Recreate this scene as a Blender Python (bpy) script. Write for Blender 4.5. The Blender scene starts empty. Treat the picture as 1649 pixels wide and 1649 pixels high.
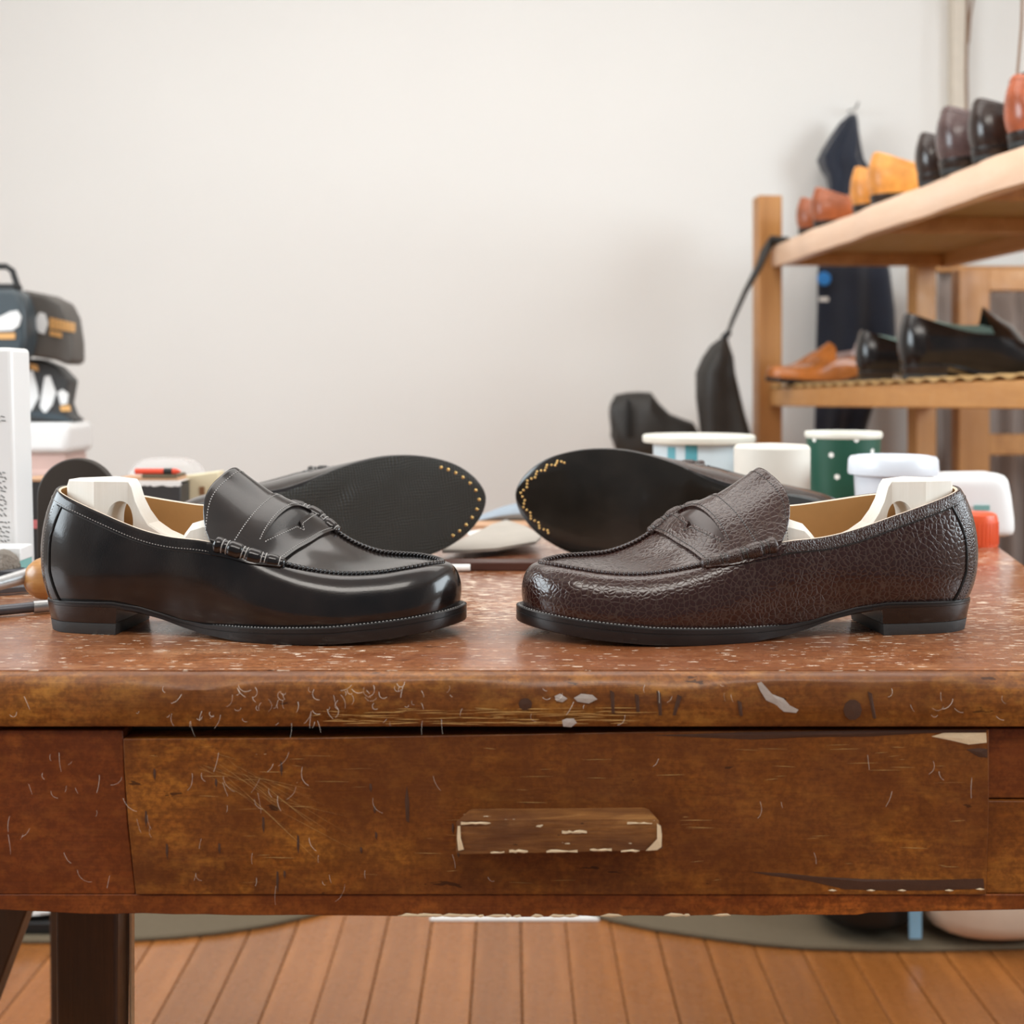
import bpy, bmesh, math, random
import numpy as np
from mathutils import Vector, Matrix
random.seed(7)
SC = bpy.context.scene
COL = SC.collection
PI = math.pi
TOP = 0.75                       # bench top height
CZ = TOP + 0.17875               # camera height
F = 2000.0                       # focal length in pixels of the 1649 px frame
# ------------------------------------------------------------------ camera
cam_d = bpy.data.cameras.new('camera'); cam = bpy.data.objects.new('camera', cam_d); COL.objects.link(cam)
cam.location = (0, 0, CZ); cam.rotation_euler = (PI/2, 0, 0)
cam_d.sensor_width = 36; cam_d.lens = 36*F/1649
cam_d.shift_y = -(824.5-620)/1649
cam_d.clip_start = 0.02
cam_d.dof.use_dof = True; cam_d.dof.focus_distance = 0.90; cam_d.dof.aperture_fstop = 7.0
SC.camera = cam
SC.view_settings.view_transform = 'Standard'; SC.view_settings.look = 'None'
SC.view_settings.gamma = 1; SC.view_settings.use_curve_mapping = False
SC.view_settings.exposure = 0.36
# ------------------------------------------------------------------ light
w = bpy.data.worlds.new('world'); SC.world = w; w.use_nodes = True
w.node_tree.nodes['Background'].inputs[0].default_value = (0.86, 0.93, 1.0, 1)
w.node_tree.nodes['Background'].inputs[1].default_value = 0.16
def area(name, loc, target, sx, sy, power, color):
    d = bpy.data.lights.new(name, 'AREA'); d.shape = 'RECTANGLE'; d.size = sx; d.size_y = sy
    d.energy = power; d.color = color
    o = bpy.data.objects.new(name, d); COL.objects.link(o); o.location = loc
    o.rotation_euler = (Vector(target)-Vector(loc)).to_track_quat('-Z', 'Y').to_euler()
    return o
area('window_light', (-2.42, 0.65, 1.75), (0, 1.0, 0.9), 1.9, 1.15, 56, (0.84, 0.94, 1.0))
area('window_light', (2.62, 0.70, 1.70), (0, 1.0, 0.9), 1.9, 1.15, 56, (0.84, 0.94, 1.0))
area('ceiling_fill', (-0.1, 1.9, 2.62), (-0.1, 2.2, 0), 2.6, 1.4, 25, (1.0, 0.965, 0.92))  # overhead area light added to brighten the back wall
area('ceiling_fill', (0.0, -0.5, 2.60), (0.0, 0.7, 0.7), 1.6, 0.5, 17, (1.0, 0.95, 0.88))  # added overhead fill behind the camera, for the bench front
# ------------------------------------------------------------------ helpers
def P(px, py, Y):
    return Vector(((px-824.5)*Y/F, Y, CZ-(py-620)*Y/F))
class MB:
    def __init__(s): s.v = []; s.f = []; s.m = []
    def add(s, vs, fs, mi=0):
        n = len(s.v); s.v += [tuple(v) for v in vs]; s.f += [tuple(i+n for i in f) for f in fs]; s.m += [mi]*len(fs)
    def box(s, a, b, mi=0):
        x0, y0, z0 = a; x1, y1, z1 = b
        s.add([(x0,y0,z0),(x1,y0,z0),(x1,y1,z0),(x0,y1,z0),(x0,y0,z1),(x1,y0,z1),(x1,y1,z1),(x0,y1,z1)],
              [(3,2,1,0),(4,5,6,7),(0,1,5,4),(1,2,6,5),(2,3,7,6),(3,0,4,7)], mi)
    def hexa(s, q0, q1, mi=0):     # two quads
        s.add(list(q0)+list(q1), [(3,2,1,0),(4,5,6,7),(0,1,5,4),(1,2,6,5),(2,3,7,6),(3,0,4,7)], mi)
    def grid(s, R, closeu=False, closev=False, mi=0, flip=False):
        nu = len(R); nv = len(R[0]); vs = [p for r in R for p in r]; fs = []
        for i in range(nu if closeu else nu-1):
            for j in range(nv if closev else nv-1):
                a = i*nv+j; b = ((i+1) % nu)*nv+j; c = ((i+1) % nu)*nv+(j+1) % nv; d = i*nv+(j+1) % nv
                fs.append((a, d, c, b) if flip else (a, b, c, d))
        s.add(vs, fs, mi)
    def tube(s, pts, r, n=8, caps=True, closed=False, mi=0):
        pts = [Vector(p) for p in pts]; N = len(pts)
        rs = r if hasattr(r, '__len__') else [r]*N
        up = Vector((0.13, 0.21, 0.97)); R = []
        for i in range(N):
            a = pts[(i-1) % N] if (closed or i > 0) else pts[0]
            b = pts[(i+1) % N] if (closed or i < N-1) else pts[-1]
            t = (b-a).normalized(); u = t.cross(up)
            if u.length < 1e-4: u = t.cross(Vector((1, 0, 0)))
            u.normalize(); v = t.cross(u); up = -v if False else v.cross(t) if False else up
            R.append([pts[i]+(u*math.cos(2*PI*k/n)+v*math.sin(2*PI*k/n))*rs[i] for k in range(n)])
        base = len(s.v); s.grid(R, closeu=closed, closev=True, mi=mi)
        if caps and not closed:
            s.f.append(tuple(base+k for k in range(n))); s.m.append(mi)
            s.f.append(tuple(base+(N-1)*n+k for k in reversed(range(n)))); s.m.append(mi)
    def lathe(s, prof, c=(0, 0, 0), n=32, mi=0):
        R = [[(c[0]+r*math.cos(2*PI*k/n), c[1]+r*math.sin(2*PI*k/n), c[2]+z) for r, z in prof] for k in range(n)]
        s.grid(R, closeu=True, mi=mi)
    def prism(s, poly, y0, y1, mi=0):     # polygon in x,z extruded along y
        n = len(poly); vs = [(x, y0, z) for x, z in poly]+[(x, y1, z) for x, z in poly]
        fs = [tuple(range(n)), tuple(reversed(range(n, 2*n)))]+[(i, i+n, (i+1) % n+n, (i+1) % n) for i in range(n)]
        s.add(vs, fs, mi)
    def slab(s, poly, z0, z1, mi=0):      # polygon in x,y extruded along z
        n = len(poly); vs = [(x, y, z0) for x, y in poly]+[(x, y, z1) for x, y in poly]
        fs = [tuple(reversed(range(n))), tuple(range(n, 2*n))]+[(i, (i+1) % n, (i+1) % n+n, i+n) for i in range(n)]
        s.add(vs, fs, mi)
    def build(s, name, mats, parent=None, smooth=True, bevel=0, seg=2, angle=40, subd=0, solid=0, mx=1, fix=True):
        me = bpy.data.meshes.new(name)
        v = s.v if mx == 1 else [(-x, y, z) for x, y, z in s.v]
        f = s.f if mx == 1 else [tuple(reversed(q)) for q in s.f]
        me.from_pydata([tuple(p) for p in v], [], f)
        if fix:
            bm = bmesh.new(); bm.from_mesh(me); bmesh.ops.remove_doubles(bm, verts=bm.verts, dist=1e-6)
            bmesh.ops.recalc_face_normals(bm, faces=bm.faces); bm.to_mesh(me); bm.free()
        mats = mats if isinstance(mats, (list, tuple)) else [mats]
        for m in mats: me.materials.append(m)
        if len(me.polygons) == len(s.m) and len(mats) > 1: me.polygons.foreach_set('material_index', s.m)
        if smooth:
            me.polygons.foreach_set('use_smooth', [True]*len(me.polygons))
            if bevel or not subd: me.set_sharp_from_angle(angle=math.radians(angle))
        o = bpy.data.objects.new(name, me); COL.objects.link(o)
        if bevel:
            b = o.modifiers.new('bevel', 'BEVEL'); b.width = bevel; b.segments = seg; b.limit_method = 'ANGLE'
            b.angle_limit = math.radians(35); b.harden_normals = False
        if solid:
            b = o.modifiers.new('solid', 'SOLIDIFY'); b.thickness = solid; b.offset = 0
        if subd:
            b = o.modifiers.new('sub', 'SUBSURF'); b.levels = subd; b.render_levels = subd
        if parent: o.parent = parent
        return o
def tag(o, label=None, cat=None, group=None, kind=None):
    if label: o['label'] = label
    if cat: o['category'] = cat
    if group: o['group'] = group
    if kind: o['kind'] = kind
    return o
def thing(name, label, cat, loc=(0, 0, 0), group=None, mat=None):
    o = bpy.data.objects.new(name, None); COL.objects.link(o); o.empty_display_size = 0.02
    if mat is not None: o.matrix_world = mat
    else: o.location = loc
    return tag(o, label, cat, group)
# ------------------------------------------------------------------ materials
class NT:
    def __init__(s, name):
        s.m = bpy.data.materials.new(name); s.m.use_nodes = True; s.t = s.m.node_tree
        s.b = s.t.nodes['Principled BSDF']; s.L = s.t.links
    def n(s, typ, **kw):
        nd = s.t.nodes.new(typ)
        for k, v in kw.items():
            if hasattr(nd, k): setattr(nd, k, v)
        return nd
    def link(s, a, b): s.L.new(a, b)
    def coords(s, scale=(1, 1, 1), rot=(0, 0, 0), loc=(0, 0, 0)):
        tc = s.n('ShaderNodeTexCoord'); mp = s.n('ShaderNodeMapping')
        mp.inputs['Scale'].default_value = scale; mp.inputs['Rotation'].default_value = rot; mp.inputs['Location'].default_value = loc
        s.link(tc.outputs['Object'], mp.inputs['Vector']); return mp.outputs['Vector']
    def noise(s, vec, scale, detail=4, rough=0.55, dist=0):
        nd = s.n('ShaderNodeTexNoise'); nd.inputs['Scale'].default_value = scale; nd.inputs['Detail'].default_value = detail
        nd.inputs['Roughness'].default_value = rough; nd.inputs['Distortion'].default_value = dist
        s.link(vec, nd.inputs['Vector']); return nd.outputs['Fac']
    def ramp(s, fac, stops):
        nd = s.n('ShaderNodeValToRGB'); e = nd.color_ramp.elements
        while len(e) < len(stops): e.new(0.5)
        for k, (p, c) in enumerate(stops):
            e[k].position = p; e[k].color = (c, c, c, 1) if not hasattr(c, '__len__') else (*c, 1)
        s.link(fac, nd.inputs['Fac']); return nd.outputs['Color']
    def mix(s, fac, a, b, mode='MIX'):
        nd = s.n('ShaderNodeMix'); nd.data_type = 'RGBA'; nd.blend_type = mode
        for k, x in ((0, fac), (6, a), (7, b)):
            if hasattr(x, 'is_linked') or hasattr(x, 'links'): s.link(x, nd.inputs[k])
            elif hasattr(x, '__len__'): nd.inputs[k].default_value = (*x, 1)
            else: nd.inputs[k].default_value = x
        return nd.outputs[2]
    def math(s, op, a, b=0.0, c=None):
        nd = s.n('ShaderNodeMath'); nd.operation = op
        for k, x in enumerate((a, b) if c is None else (a, b, c)):
            if hasattr(x, 'links'): s.link(x, nd.inputs[k])
            else: nd.inputs[k].default_value = x
        return nd.outputs[0]
    def bump(s, h, strength=0.3, dist=0.001, normal=None):
        nd = s.n('ShaderNodeBump'); nd.inputs['Strength'].default_value = strength; nd.inputs['Distance'].default_value = dist
        s.link(h, nd.inputs['Height'])
        if normal is not None: s.link(normal, nd.inputs['Normal'])
        return nd.outputs['Normal']
    def set(s, **kw):
        names = dict(color='Base Color', rough='Roughness', metal='Metallic', normal='Normal', coat='Coat Weight', coatr='Coat Roughness', spec='Specular IOR Level', trans='Transmission Weight', alpha='Alpha', sheen='Sheen Weight', coatn='Coat Normal', sss='Subsurface Weight')
        for k, x in kw.items():
            i = s.b.inputs[names[k]]
            if hasattr(x, 'links'): s.link(x, i)
            elif k == 'color': i.default_value = (*x, 1)
            else: i.default_value = x
        return s.m
def plain(name, col, rough=0.5, var=0.12, scale=30, bump=0.1, metal=0, coat=0, bd=0.0005, sheen=0):
    N = NT(name); v = N.coords(); f = N.noise(v, scale, 5)
    a = tuple(c*(1-var) for c in col); b = tuple(min(1, c*(1+var)) for c in col)
    N.set(color=N.mix(f, a, b), rough=rough, metal=metal, coat=coat, sheen=sheen)
    if bump: N.set(normal=N.bump(N.noise(v, scale*6, 3), bump, bd))
    return N.m
def wood(name, dark, mid, light, axis='x', rough=(0.4, 0.6), freq=14, grain=0.25, coat=0.0, stretch=0.08, mott=None, specks=None, rot=(0, 0, 0), grit=0, big=None, spec=0.5):
    N = NT(name); st = stretch
    sc = {'x': (st, 1, 1), 'y': (1, st, 1), 'z': (1, 1, st)}[axis]
    v = N.coords(sc, rot); v0 = N.coords()
    g = N.noise(v, freq, 7, 0.62, 1.2); fine = N.noise(N.coords(tuple(x if x == 1 else st*0.35 for x in sc), rot), 520, 3, 0.65); med = N.noise(v, freq*7, 4, 0.6)
    c = N.ramp(g, [(0.28, dark), (0.5, mid), (0.74, light)])
    c = N.mix(N.ramp(fine, [(0.35, 0.0), (0.65, 0.5)]), c, dark, 'MULTIPLY') if False else N.mix(N.ramp(fine, [(0.36, 0.38), (0.60, 0.0)]), N.mix(N.ramp(med, [(0.35, 0.22), (0.55, 0.0)]), c, dark), dark)
    if grit:
        gr = N.ramp(N.noise(v0, 260, 5, 0.7), [(0.42, grit), (0.60, 0.0)]); c = N.mix(gr, c, tuple(x*0.35 for x in dark))
        gr = N.ramp(N.noise(N.coords((0.5, 1, 1), (0, 0, 0), (2, 1, 4)), 75, 5, 0.7), [(0.50, 0.0), (0.68, grit*0.9)]); c = N.mix(gr, c, light)
        gr = N.ramp(N.noise(N.coords((1, 1, 0.4), (0, 0, 0), (7, 1, 4)), 48, 4, 0.6), [(0.58, 0.0), (0.72, grit*1.1)]); c = N.mix(gr, c, tuple(x*0.5 for x in dark))
    if big:
        bg = N.ramp(N.noise(N.coords((0.6, 1, 1), (0, 0, 0), (big[1], 0, 0)), big[0], 3, 0.5), [(0.38, 0.62), (0.60, 0.0)]); c = N.mix(bg, c, dark)
    if mott:
        mo = N.ramp(N.noise(v0, mott, 6, 0.65), [(0.4, 0.0), (0.68, 0.75)])
        c = N.mix(mo, c, dark)
    rg = N.ramp(N.noise(v0, 25, 5), [(0.3, rough[0]), (0.7, rough[1])])
    if specks:
        sv = N.coords({'x': (0.22, 1, 1), 'y': (1, 0.22, 1), 'z': (1, 1, 0.22)}[axis])
        dens = N.ramp(N.noise(v0, 4.5, 3), [(0.38, 0.0), (0.62, 0.09)])
        sp = N.math('GREATER_THAN', N.math('ADD', N.noise(sv, specks[2] if len(specks) > 2 else 190, 3, 0.6), dens), specks[1])
        c = N.mix(N.math('MULTIPLY', sp, 0.85), c, specks[0]); rg = N.mix(sp, rg, (0.75,)*3)
        dk = N.math('GREATER_THAN', N.noise(N.coords((0.3, 1, 1), (0, 0, 0), (3, 5, 1)), 130, 3, 0.6), 0.70)
        c = N.mix(N.math('MULTIPLY', dk, 0.8), c, tuple(x*0.3 for x in dark))
    N.set(color=c, rough=rg, spec=spec, coat=coat, coatr=0.2, normal=N.bump(N.math('ADD', fine, N.noise(v0, 60, 4)), grain, 0.0006))
    return N.m
def leather(name, col, rough=0.22, coat=0.5, patina=None, crease=0.12):
    N = NT(name); v = N.coords()
    f = N.noise(v, 22, 4)
    b = tuple(min(1, x*1.9+0.002) for x in (patina or col))
    N.set(color=N.mix(N.ramp(f, [(0.35, 0.0), (0.7, 1.0)]), col, b), rough=N.ramp(N.noise(v, 40, 4), [(0.3, rough*0.8), (0.7, rough*1.35)]),
          coat=coat*0.8, coatr=0.10, spec=0.36, normal=N.bump(N.math('ADD', N.noise(v, 900, 2), N.math('MULTIPLY', N.noise(v, 55, 2), 1.5)), crease, 0.0006))
    return N.m
def pebble(name, col, light, rough=0.25, scale=250, strength=0.75):
    N = NT(name); v = N.coords(); nv = N.n('ShaderNodeVectorMath'); nv.operation = 'ADD'
    nn = N.n('ShaderNodeTexNoise'); nn.inputs['Scale'].default_value = 90; N.link(v, nn.inputs['Vector'])
    sc = N.n('ShaderNodeVectorMath'); sc.operation = 'SCALE'; sc.inputs['Scale'].default_value = 0.004; N.link(nn.outputs['Color'], sc.inputs[0])
    N.link(v, nv.inputs[0]); N.link(sc.outputs[0], nv.inputs[1])
    vo = N.n('ShaderNodeTexVoronoi'); vo.feature = 'DISTANCE_TO_EDGE'; vo.inputs['Scale'].default_value = scale; N.link(nv.outputs[0], vo.inputs['Vector'])
    e = N.ramp(vo.outputs['Distance'], [(0.0, 0.0), (0.10, 0.55), (0.30, 1.0)])
    soft = N.noise(v, 20, 3)
    c = N.mix(N.ramp(vo.outputs['Distance'], [(0.02, 0.8), (0.10, 0.0)]), N.mix(soft, col, tuple(x*1.7 for x in col)), light)
    N.set(color=c, rough=N.ramp(N.noise(v, 40, 3), [(0.3, rough*0.8), (0.7, rough*1.4)]), coat=0.45, coatr=0.10, spec=0.35, normal=N.bump(e, strength, 0.0006), coatn=N.bump(e, strength*0.5, 0.0004))
    return N.m
def gridsole(name):
    N = NT(name); v = N.coords(); nn = N.n('ShaderNodeTexNoise'); nn.inputs['Scale'].default_value = 26; nn.inputs['Detail'].default_value = 1; N.link(v, nn.inputs['Vector'])
    sc = N.n('ShaderNodeVectorMath'); sc.operation = 'SCALE'; sc.inputs['Scale'].default_value = 0.011; N.link(nn.outputs['Color'], sc.inputs[0])
    ad = N.n('ShaderNodeVectorMath'); N.link(v, ad.inputs[0]); N.link(sc.outputs[0], ad.inputs[1])
    sx = N.n('ShaderNodeSeparateXYZ'); N.link(ad.outputs[0], sx.inputs[0])
    def ln(o, k):
        s = N.math('SINE', N.math('MULTIPLY', o, k)); return N.math('ABSOLUTE', s)
    g = N.math('MINIMUM', ln(sx.outputs[0], 1150), ln(sx.outputs[1], 1150))
    e = N.ramp(g, [(0.05, 0.0), (0.6, 1.0)])
    N.set(color=N.mix(e, (0.003, 0.003, 0.003), (0.040, 0.038, 0.030)), rough=0.42, normal=N.bump(e, 0.9, 0.0007))
    return N.m
M = {}
M['black'] = leather('black_polished_calf', (0.005, 0.004, 0.004), 0.18, 0.5, (0.008, 0.005, 0.004))
M['brown'] = pebble('brown_pebble_leather', (0.020, 0.0065, 0.005), (0.060, 0.036, 0.027), 0.17, 265, 0.30)
M['brown_smooth'] = leather('dark_brown_leather', (0.018, 0.007, 0.005), 0.22, 0.5)
M['brown_fine'] = pebble('brown_fine_grain', (0.022, 0.008, 0.006), (0.06, 0.04, 0.03), 0.22, 520, 0.4)
M['edge'] = leather('black_sole_edge', (0.008, 0.007, 0.007), 0.3, 0.25)
M['heelstack'] = leather('dark_heel_stack', (0.014, 0.008, 0.006), 0.28, 0.3)
M['rubber'] = plain('grey_black_rubber', (0.035, 0.040, 0.042), 0.55, 0.2, 60, 0.2)
M['grid'] = gridsole('textured_rubber_sole')
M['gloss_sole'] = leather('glossy_black_sole', (0.010, 0.008, 0.006), 0.16, 0.6)
M['lining'] = plain('tan_leather_lining', (0.50, 0.255, 0.085), 0.55, 0.12, 40, 0.15)
M['lining_edge'] = plain('cream_lining_edge', (0.86, 0.72, 0.58), 0.6)
M['thread'] = plain('grey_thread', (0.34, 0.32, 0.30), 0.45, 0.2, 400, 0)
M['thread_dark'] = plain('dark_thread', (0.05, 0.045, 0.04), 0.35, 0.2, 400, 0)
M['piping'] = plain('black_piping', (0.004, 0.004, 0.004), 0.5, 0.1, 50, 0)
M['tree'] = wood('pale_beech', (0.78, 0.72, 0.63), (0.84, 0.79, 0.71), (0.87, 0.82, 0.75), 'z', (0.45, 0.6), 30, 0.04)
M['brass'] = plain('brass_nail', (0.85, 0.55, 0.2), 0.3, 0.1, 50, 0, metal=0.9)
M['mint'] = plain('mint_lining', (0.42, 0.54, 0.46), 0.6, 0.1, 40, 0.1)
def bench_wood(name, dark, mid, light, worn, **kw):
    return wood(name, dark, mid, light, 'x', **kw)
M['bench_top'] = wood('worn_red_brown_top', (0.19, 0.055, 0.018), (0.50, 0.19, 0.070), (0.74, 0.38, 0.19), 'x', (0.22, 0.42), 18, 0.35, 0.5, 0.07, 7, ((0.86, 0.70, 0.54), 0.650, 300), grit=0.5, big=(5, 2))
M['bench_edge'] = wood('worn_amber_edge', (0.110, 0.030, 0.005), (0.42, 0.145, 0.022), (0.78, 0.36, 0.065), 'x', (0.3, 0.5), 15, 0.3, 0.1, 0.10, 12, ((0.62, 0.45, 0.30), 0.76), grit=0.52, big=(4, 1.3), spec=0.4)
M['bench_front'] = wood('amber_brown_front', (0.110, 0.029, 0.005), (0.42, 0.135, 0.017), (0.72, 0.29, 0.040), 'x', (0.35, 0.55), 10, 0.25, 0.05, 0.30, 26, ((0.55, 0.38, 0.22), 0.785), grit=0.52, big=(5, 0), spec=0.35)
M['bench_frame'] = wood('red_brown_frame', (0.110, 0.024, 0.005), (0.33, 0.080, 0.012), (0.56, 0.18, 0.028), 'x', (0.35, 0.5), 9, 0.22, 0.05, 0.12, 18, grit=0.55, big=(6, 3), spec=0.35)
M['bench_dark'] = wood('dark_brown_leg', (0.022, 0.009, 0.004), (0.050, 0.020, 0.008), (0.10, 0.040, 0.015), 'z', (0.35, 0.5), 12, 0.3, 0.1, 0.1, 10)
M['handle'] = wood('worn_handle_wood', (0.09, 0.028, 0.007), (0.27, 0.11, 0.028), (0.55, 0.31, 0.11), 'x', (0.4, 0.6), 30, 0.6, 0.1, 0.2, 40, ((0.80, 0.68, 0.48), 0.74))
M['lint'] = plain('white_lint', (0.75, 0.70, 0.62), 0.8, 0.1, 50, 0)
M['scratch'] = plain('raw_wood_scratch', (0.46, 0.26, 0.08), 0.6, 0.2, 60, 0)
M['paint'] = plain('dried_grey_paint', (0.42, 0.36, 0.32), 0.6, 0.2, 120, 0.3)
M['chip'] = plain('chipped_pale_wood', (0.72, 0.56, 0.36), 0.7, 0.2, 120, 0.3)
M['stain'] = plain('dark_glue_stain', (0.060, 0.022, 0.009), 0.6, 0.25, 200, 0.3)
M['void'] = plain('dark_cavity', (0.004, 0.003, 0.002), 0.9, 0, 10, 0)
M['wall'] = plain('white_painted_plaster', (0.745, 0.728, 0.698), 0.85, 0.02, 3, 0.03)
M['ceil'] = plain('white_ceiling', (0.85, 0.84, 0.82), 0.9, 0.02, 3, 0)
M['floorw'] = [wood('floor_board_%d' % k, tuple(c*s for c in (0.20, 0.068, 0.015)), tuple(c*s for c in (0.42, 0.155, 0.038)), tuple(c*s for c in (0.54, 0.225, 0.065)), 'y', (0.20, 0.34), 12, 0.15, 0.3, 0.05, big=(1.6, 5), grit=0.15) for k, s in enumerate((0.9, 1.0, 1.1))]
M['gap'] = plain('floor_gap', (0.03, 0.012, 0.006), 0.8)
M['felt'] = plain('olive_grey_felt', (0.135, 0.103, 0.062), 0.95, 0.1, 90, 0.3)
M['white'] = plain('white_plastic', (0.80, 0.80, 0.79), 0.35, 0.03, 10, 0)
M['whitecloth'] = plain('white_cloth', (0.75, 0.73, 0.70), 0.8, 0.05, 20, 0.3)
M['rack'] = wood('honey_pine', (0.40, 0.17, 0.045), (0.58, 0.28, 0.085), (0.70, 0.38, 0.15), 'y', (0.4, 0.6), 8, 0.1, 0.1, 0.06)
M['rackpost'] = wood('honey_pine_post', (0.36, 0.15, 0.040), (0.52, 0.24, 0.07), (0.66, 0.34, 0.12), 'z', (0.4, 0.6), 8, 0.1, 0.1, 0.06)
M['shelfedge'] = wood('pale_shelf_board', (0.78, 0.50, 0.33), (0.88, 0.62, 0.44), (0.93, 0.74, 0.58), 'y', (0.35, 0.5), 8, 0.1, 0.2, 0.05)
M['ply'] = wood('plywood_underside', (0.42, 0.25, 0.09), (0.52, 0.33, 0.13), (0.60, 0.40, 0.18), 'x', (0.5, 0.7), 6, 0.1)
M['navy'] = plain('navy_cloth', (0.012, 0.016, 0.030), 0.9, 0.3, 12, 0.3, sheen=0.3)
M['blue'] = plain('bright_blue_patch', (0.02, 0.22, 0.62), 0.6)
M['blackcloth'] = plain('black_nylon', (0.022, 0.019, 0.016), 0.55, 0.3, 20, 0.3)
M['blackplastic'] = plain('black_plastic', (0.035, 0.034, 0.034), 0.45, 0.15, 20, 0.05)
M['slate'] = plain('slate_plastic', (0.045, 0.060, 0.070), 0.35, 0.1, 20, 0.05)
M['charcoal'] = plain('charcoal_card', (0.10, 0.090, 0.080), 0.55, 0.12, 20, 0.05)
M['green'] = plain('dark_green_paper', (0.010, 0.075, 0.045), 0.45, 0.1, 30, 0.05)
M['cream'] = plain('cream_roll', (0.74, 0.70, 0.62), 0.6, 0.04, 40, 0.05)
M['tin'] = plain('pale_blue_tin', (0.62, 0.72, 0.76), 0.35, 0.1, 25, 0)
M['teal'] = plain('teal_print', (0.10, 0.36, 0.42), 0.4)
M['tinblue'] = plain('blue_print', (0.05, 0.16, 0.40), 0.4)
M['lidcream'] = plain('ivory_lid', (0.78, 0.76, 0.66), 0.4)
M['tub'] = plain('translucent_white_tub', (0.72, 0.76, 0.82), 0.3, 0.03, 10, 0)
M['red'] = plain('orange_red_lid', (0.75, 0.10, 0.03), 0.35, 0.08, 20, 0)
M['redpen'] = plain('red_marker', (0.70, 0.07, 0.03), 0.4)
M['pink'] = plain('pink_band', (0.72, 0.20, 0.20), 0.5)
M['blush'] = plain('blush_drawer', (0.60, 0.42, 0.37), 0.4, 0.08, 6, 0)
M['orangeprint'] = plain('orange_print', (0.70, 0.38, 0.13), 0.5)
M['steel'] = plain('worn_steel', (0.42, 0.42, 0.42), 0.35, 0.25, 60, 0.2, metal=0.7)
M['darksteel'] = plain('dark_steel', (0.10, 0.10, 0.11), 0.4, 0.3, 60, 0.2, metal=0.6)
M['knob'] = wood('amber_turned_wood', (0.30, 0.12, 0.03), (0.46, 0.22, 0.06), (0.60, 0.34, 0.14), 'x', (0.3, 0.45), 20, 0.1, 0.3)
M['stone'] = plain('grey_brown_stone', (0.20, 0.17, 0.14), 0.8, 0.5, 60, 0.8, bd=0.003)
M['paper'] = plain('white_paper', (0.82, 0.80, 0.76), 0.7, 0.02)
M['greyleather'] = plain('grey_suede', (0.42, 0.38, 0.33), 0.75, 0.12, 30, 0.3)
M['kraft'] = plain('tan_hide', (0.52, 0.30, 0.17), 0.55, 0.15, 20, 0.2)
M['darkboard'] = plain('dark_brown_board', (0.060, 0.018, 0.010), 0.45, 0.3, 20, 0.1)
M['card'] = plain('cream_card', (0.70, 0.62, 0.42), 0.6)
M['brownprint'] = plain('brown_print', (0.25, 0.12, 0.05), 0.6)
M['clear'] = plain('clear_plastic', (0.80, 0.78, 0.76), 0.25, 0.02, 5, 0)
M['clear'].node_tree.nodes['Principled BSDF'].inputs['Alpha'].default_value = 0.35
M['curtain'] = plain('taupe_curtain', (0.33, 0.27, 0.24), 0.85, 0.1, 12, 0.2)
M['palewall'] = plain('pale_grey_cloth', (0.62, 0.62, 0.62), 0.8, 0.05, 6, 0)
M['trim'] = plain('beige_trim', (0.62, 0.55, 0.46), 0.6)
M['rope'] = plain('brown_cord', (0.22, 0.13, 0.08), 0.8, 0.2, 100, 0.3)
M['skyblue'] = plain('sky_blue_label', (0.25, 0.48, 0.66), 0.5)
M['beigebag'] = plain('beige_canvas', (0.66, 0.52, 0.40), 0.8, 0.06, 30, 0.3)
M['ink'] = plain('black_ink', (0.05, 0.05, 0.05), 0.6)
M['tealbox'] = plain('teal_box', (0.20, 0.42, 0.40), 0.5)
M['dot'] = plain('white_dot', (0.85, 0.85, 0.80), 0.6)

# ------------------------------------------------------------------ room
def struct(name, mb, m, **kw):
    o = mb.build(name, m, **kw); o['kind'] = 'structure'; return o
RX0, RX1, RY0, RY1, RZ = -2.5, 2.7, -1.6, 3.75, 2.75
b = MB(); b.box((RX0-0.1, RY1, 0), (RX1+0.1, RY1+0.1, RZ)); struct('wall_back', b, M['wall'])
def side_wall(name, x0, x1, wy0, wy1, wz0, wz1):
    b = MB(); b.box((x0, RY0, 0), (x1, wy0, RZ)); b.box((x0, wy1, 0), (x1, RY1, RZ)); b.box((x0, wy0, 0), (x1, wy1, wz0)); b.box((x0, wy0, wz1), (x1, wy1, RZ))
    struct(name, b, M['wall'])
side_wall('wall_left', RX0-0.1, RX0, -0.4, 1.7, 1.15, 2.35)
side_wall('wall_right', RX1, RX1+0.1, -0.4, 1.8, 1.1, 2.3)
for nm, x, y0, y1, z0, z1 in (('window_1', RX0-0.05, -0.4, 1.7, 1.15, 2.35), ('window_2', RX1+0.05, -0.4, 1.8, 1.1, 2.3)):
    b = MB(); t = 0.05
    b.box((x-0.03, y0, z0), (x+0.03, y0+t, z1)); b.box((x-0.03, y1-t, z0), (x+0.03, y1, z1))
    b.box((x-0.03, y0+t, z0), (x+0.03, y1-t, z0+t)); b.box((x-0.03, y0+t, z1-t), (x+0.03, y1-t, z1)); b.box((x-0.02, (y0+y1)/2-0.02, z0+t), (x+0.02, (y0+y1)/2+0.02, z1-t))
    struct(nm, b, M['white'])
b = MB(); b.box((RX0, RY0, RZ), (RX1, RY1, RZ+0.08)); struct('ceiling', b, M['ceil'])
b = MB(); b.box((RX0, RY1-0.015, 0), (RX1, RY1, 0.09)); struct('baseboard_back', b, M['white'], bevel=0.003)
b = MB(); b.box((RX0, RY0, -0.1), (RX1, RY1, -0.012)); fl = struct('floor', b, M['gap'])
PW = 0.0768; x0 = (672-824.5)*1.806/F-PW*14
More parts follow.
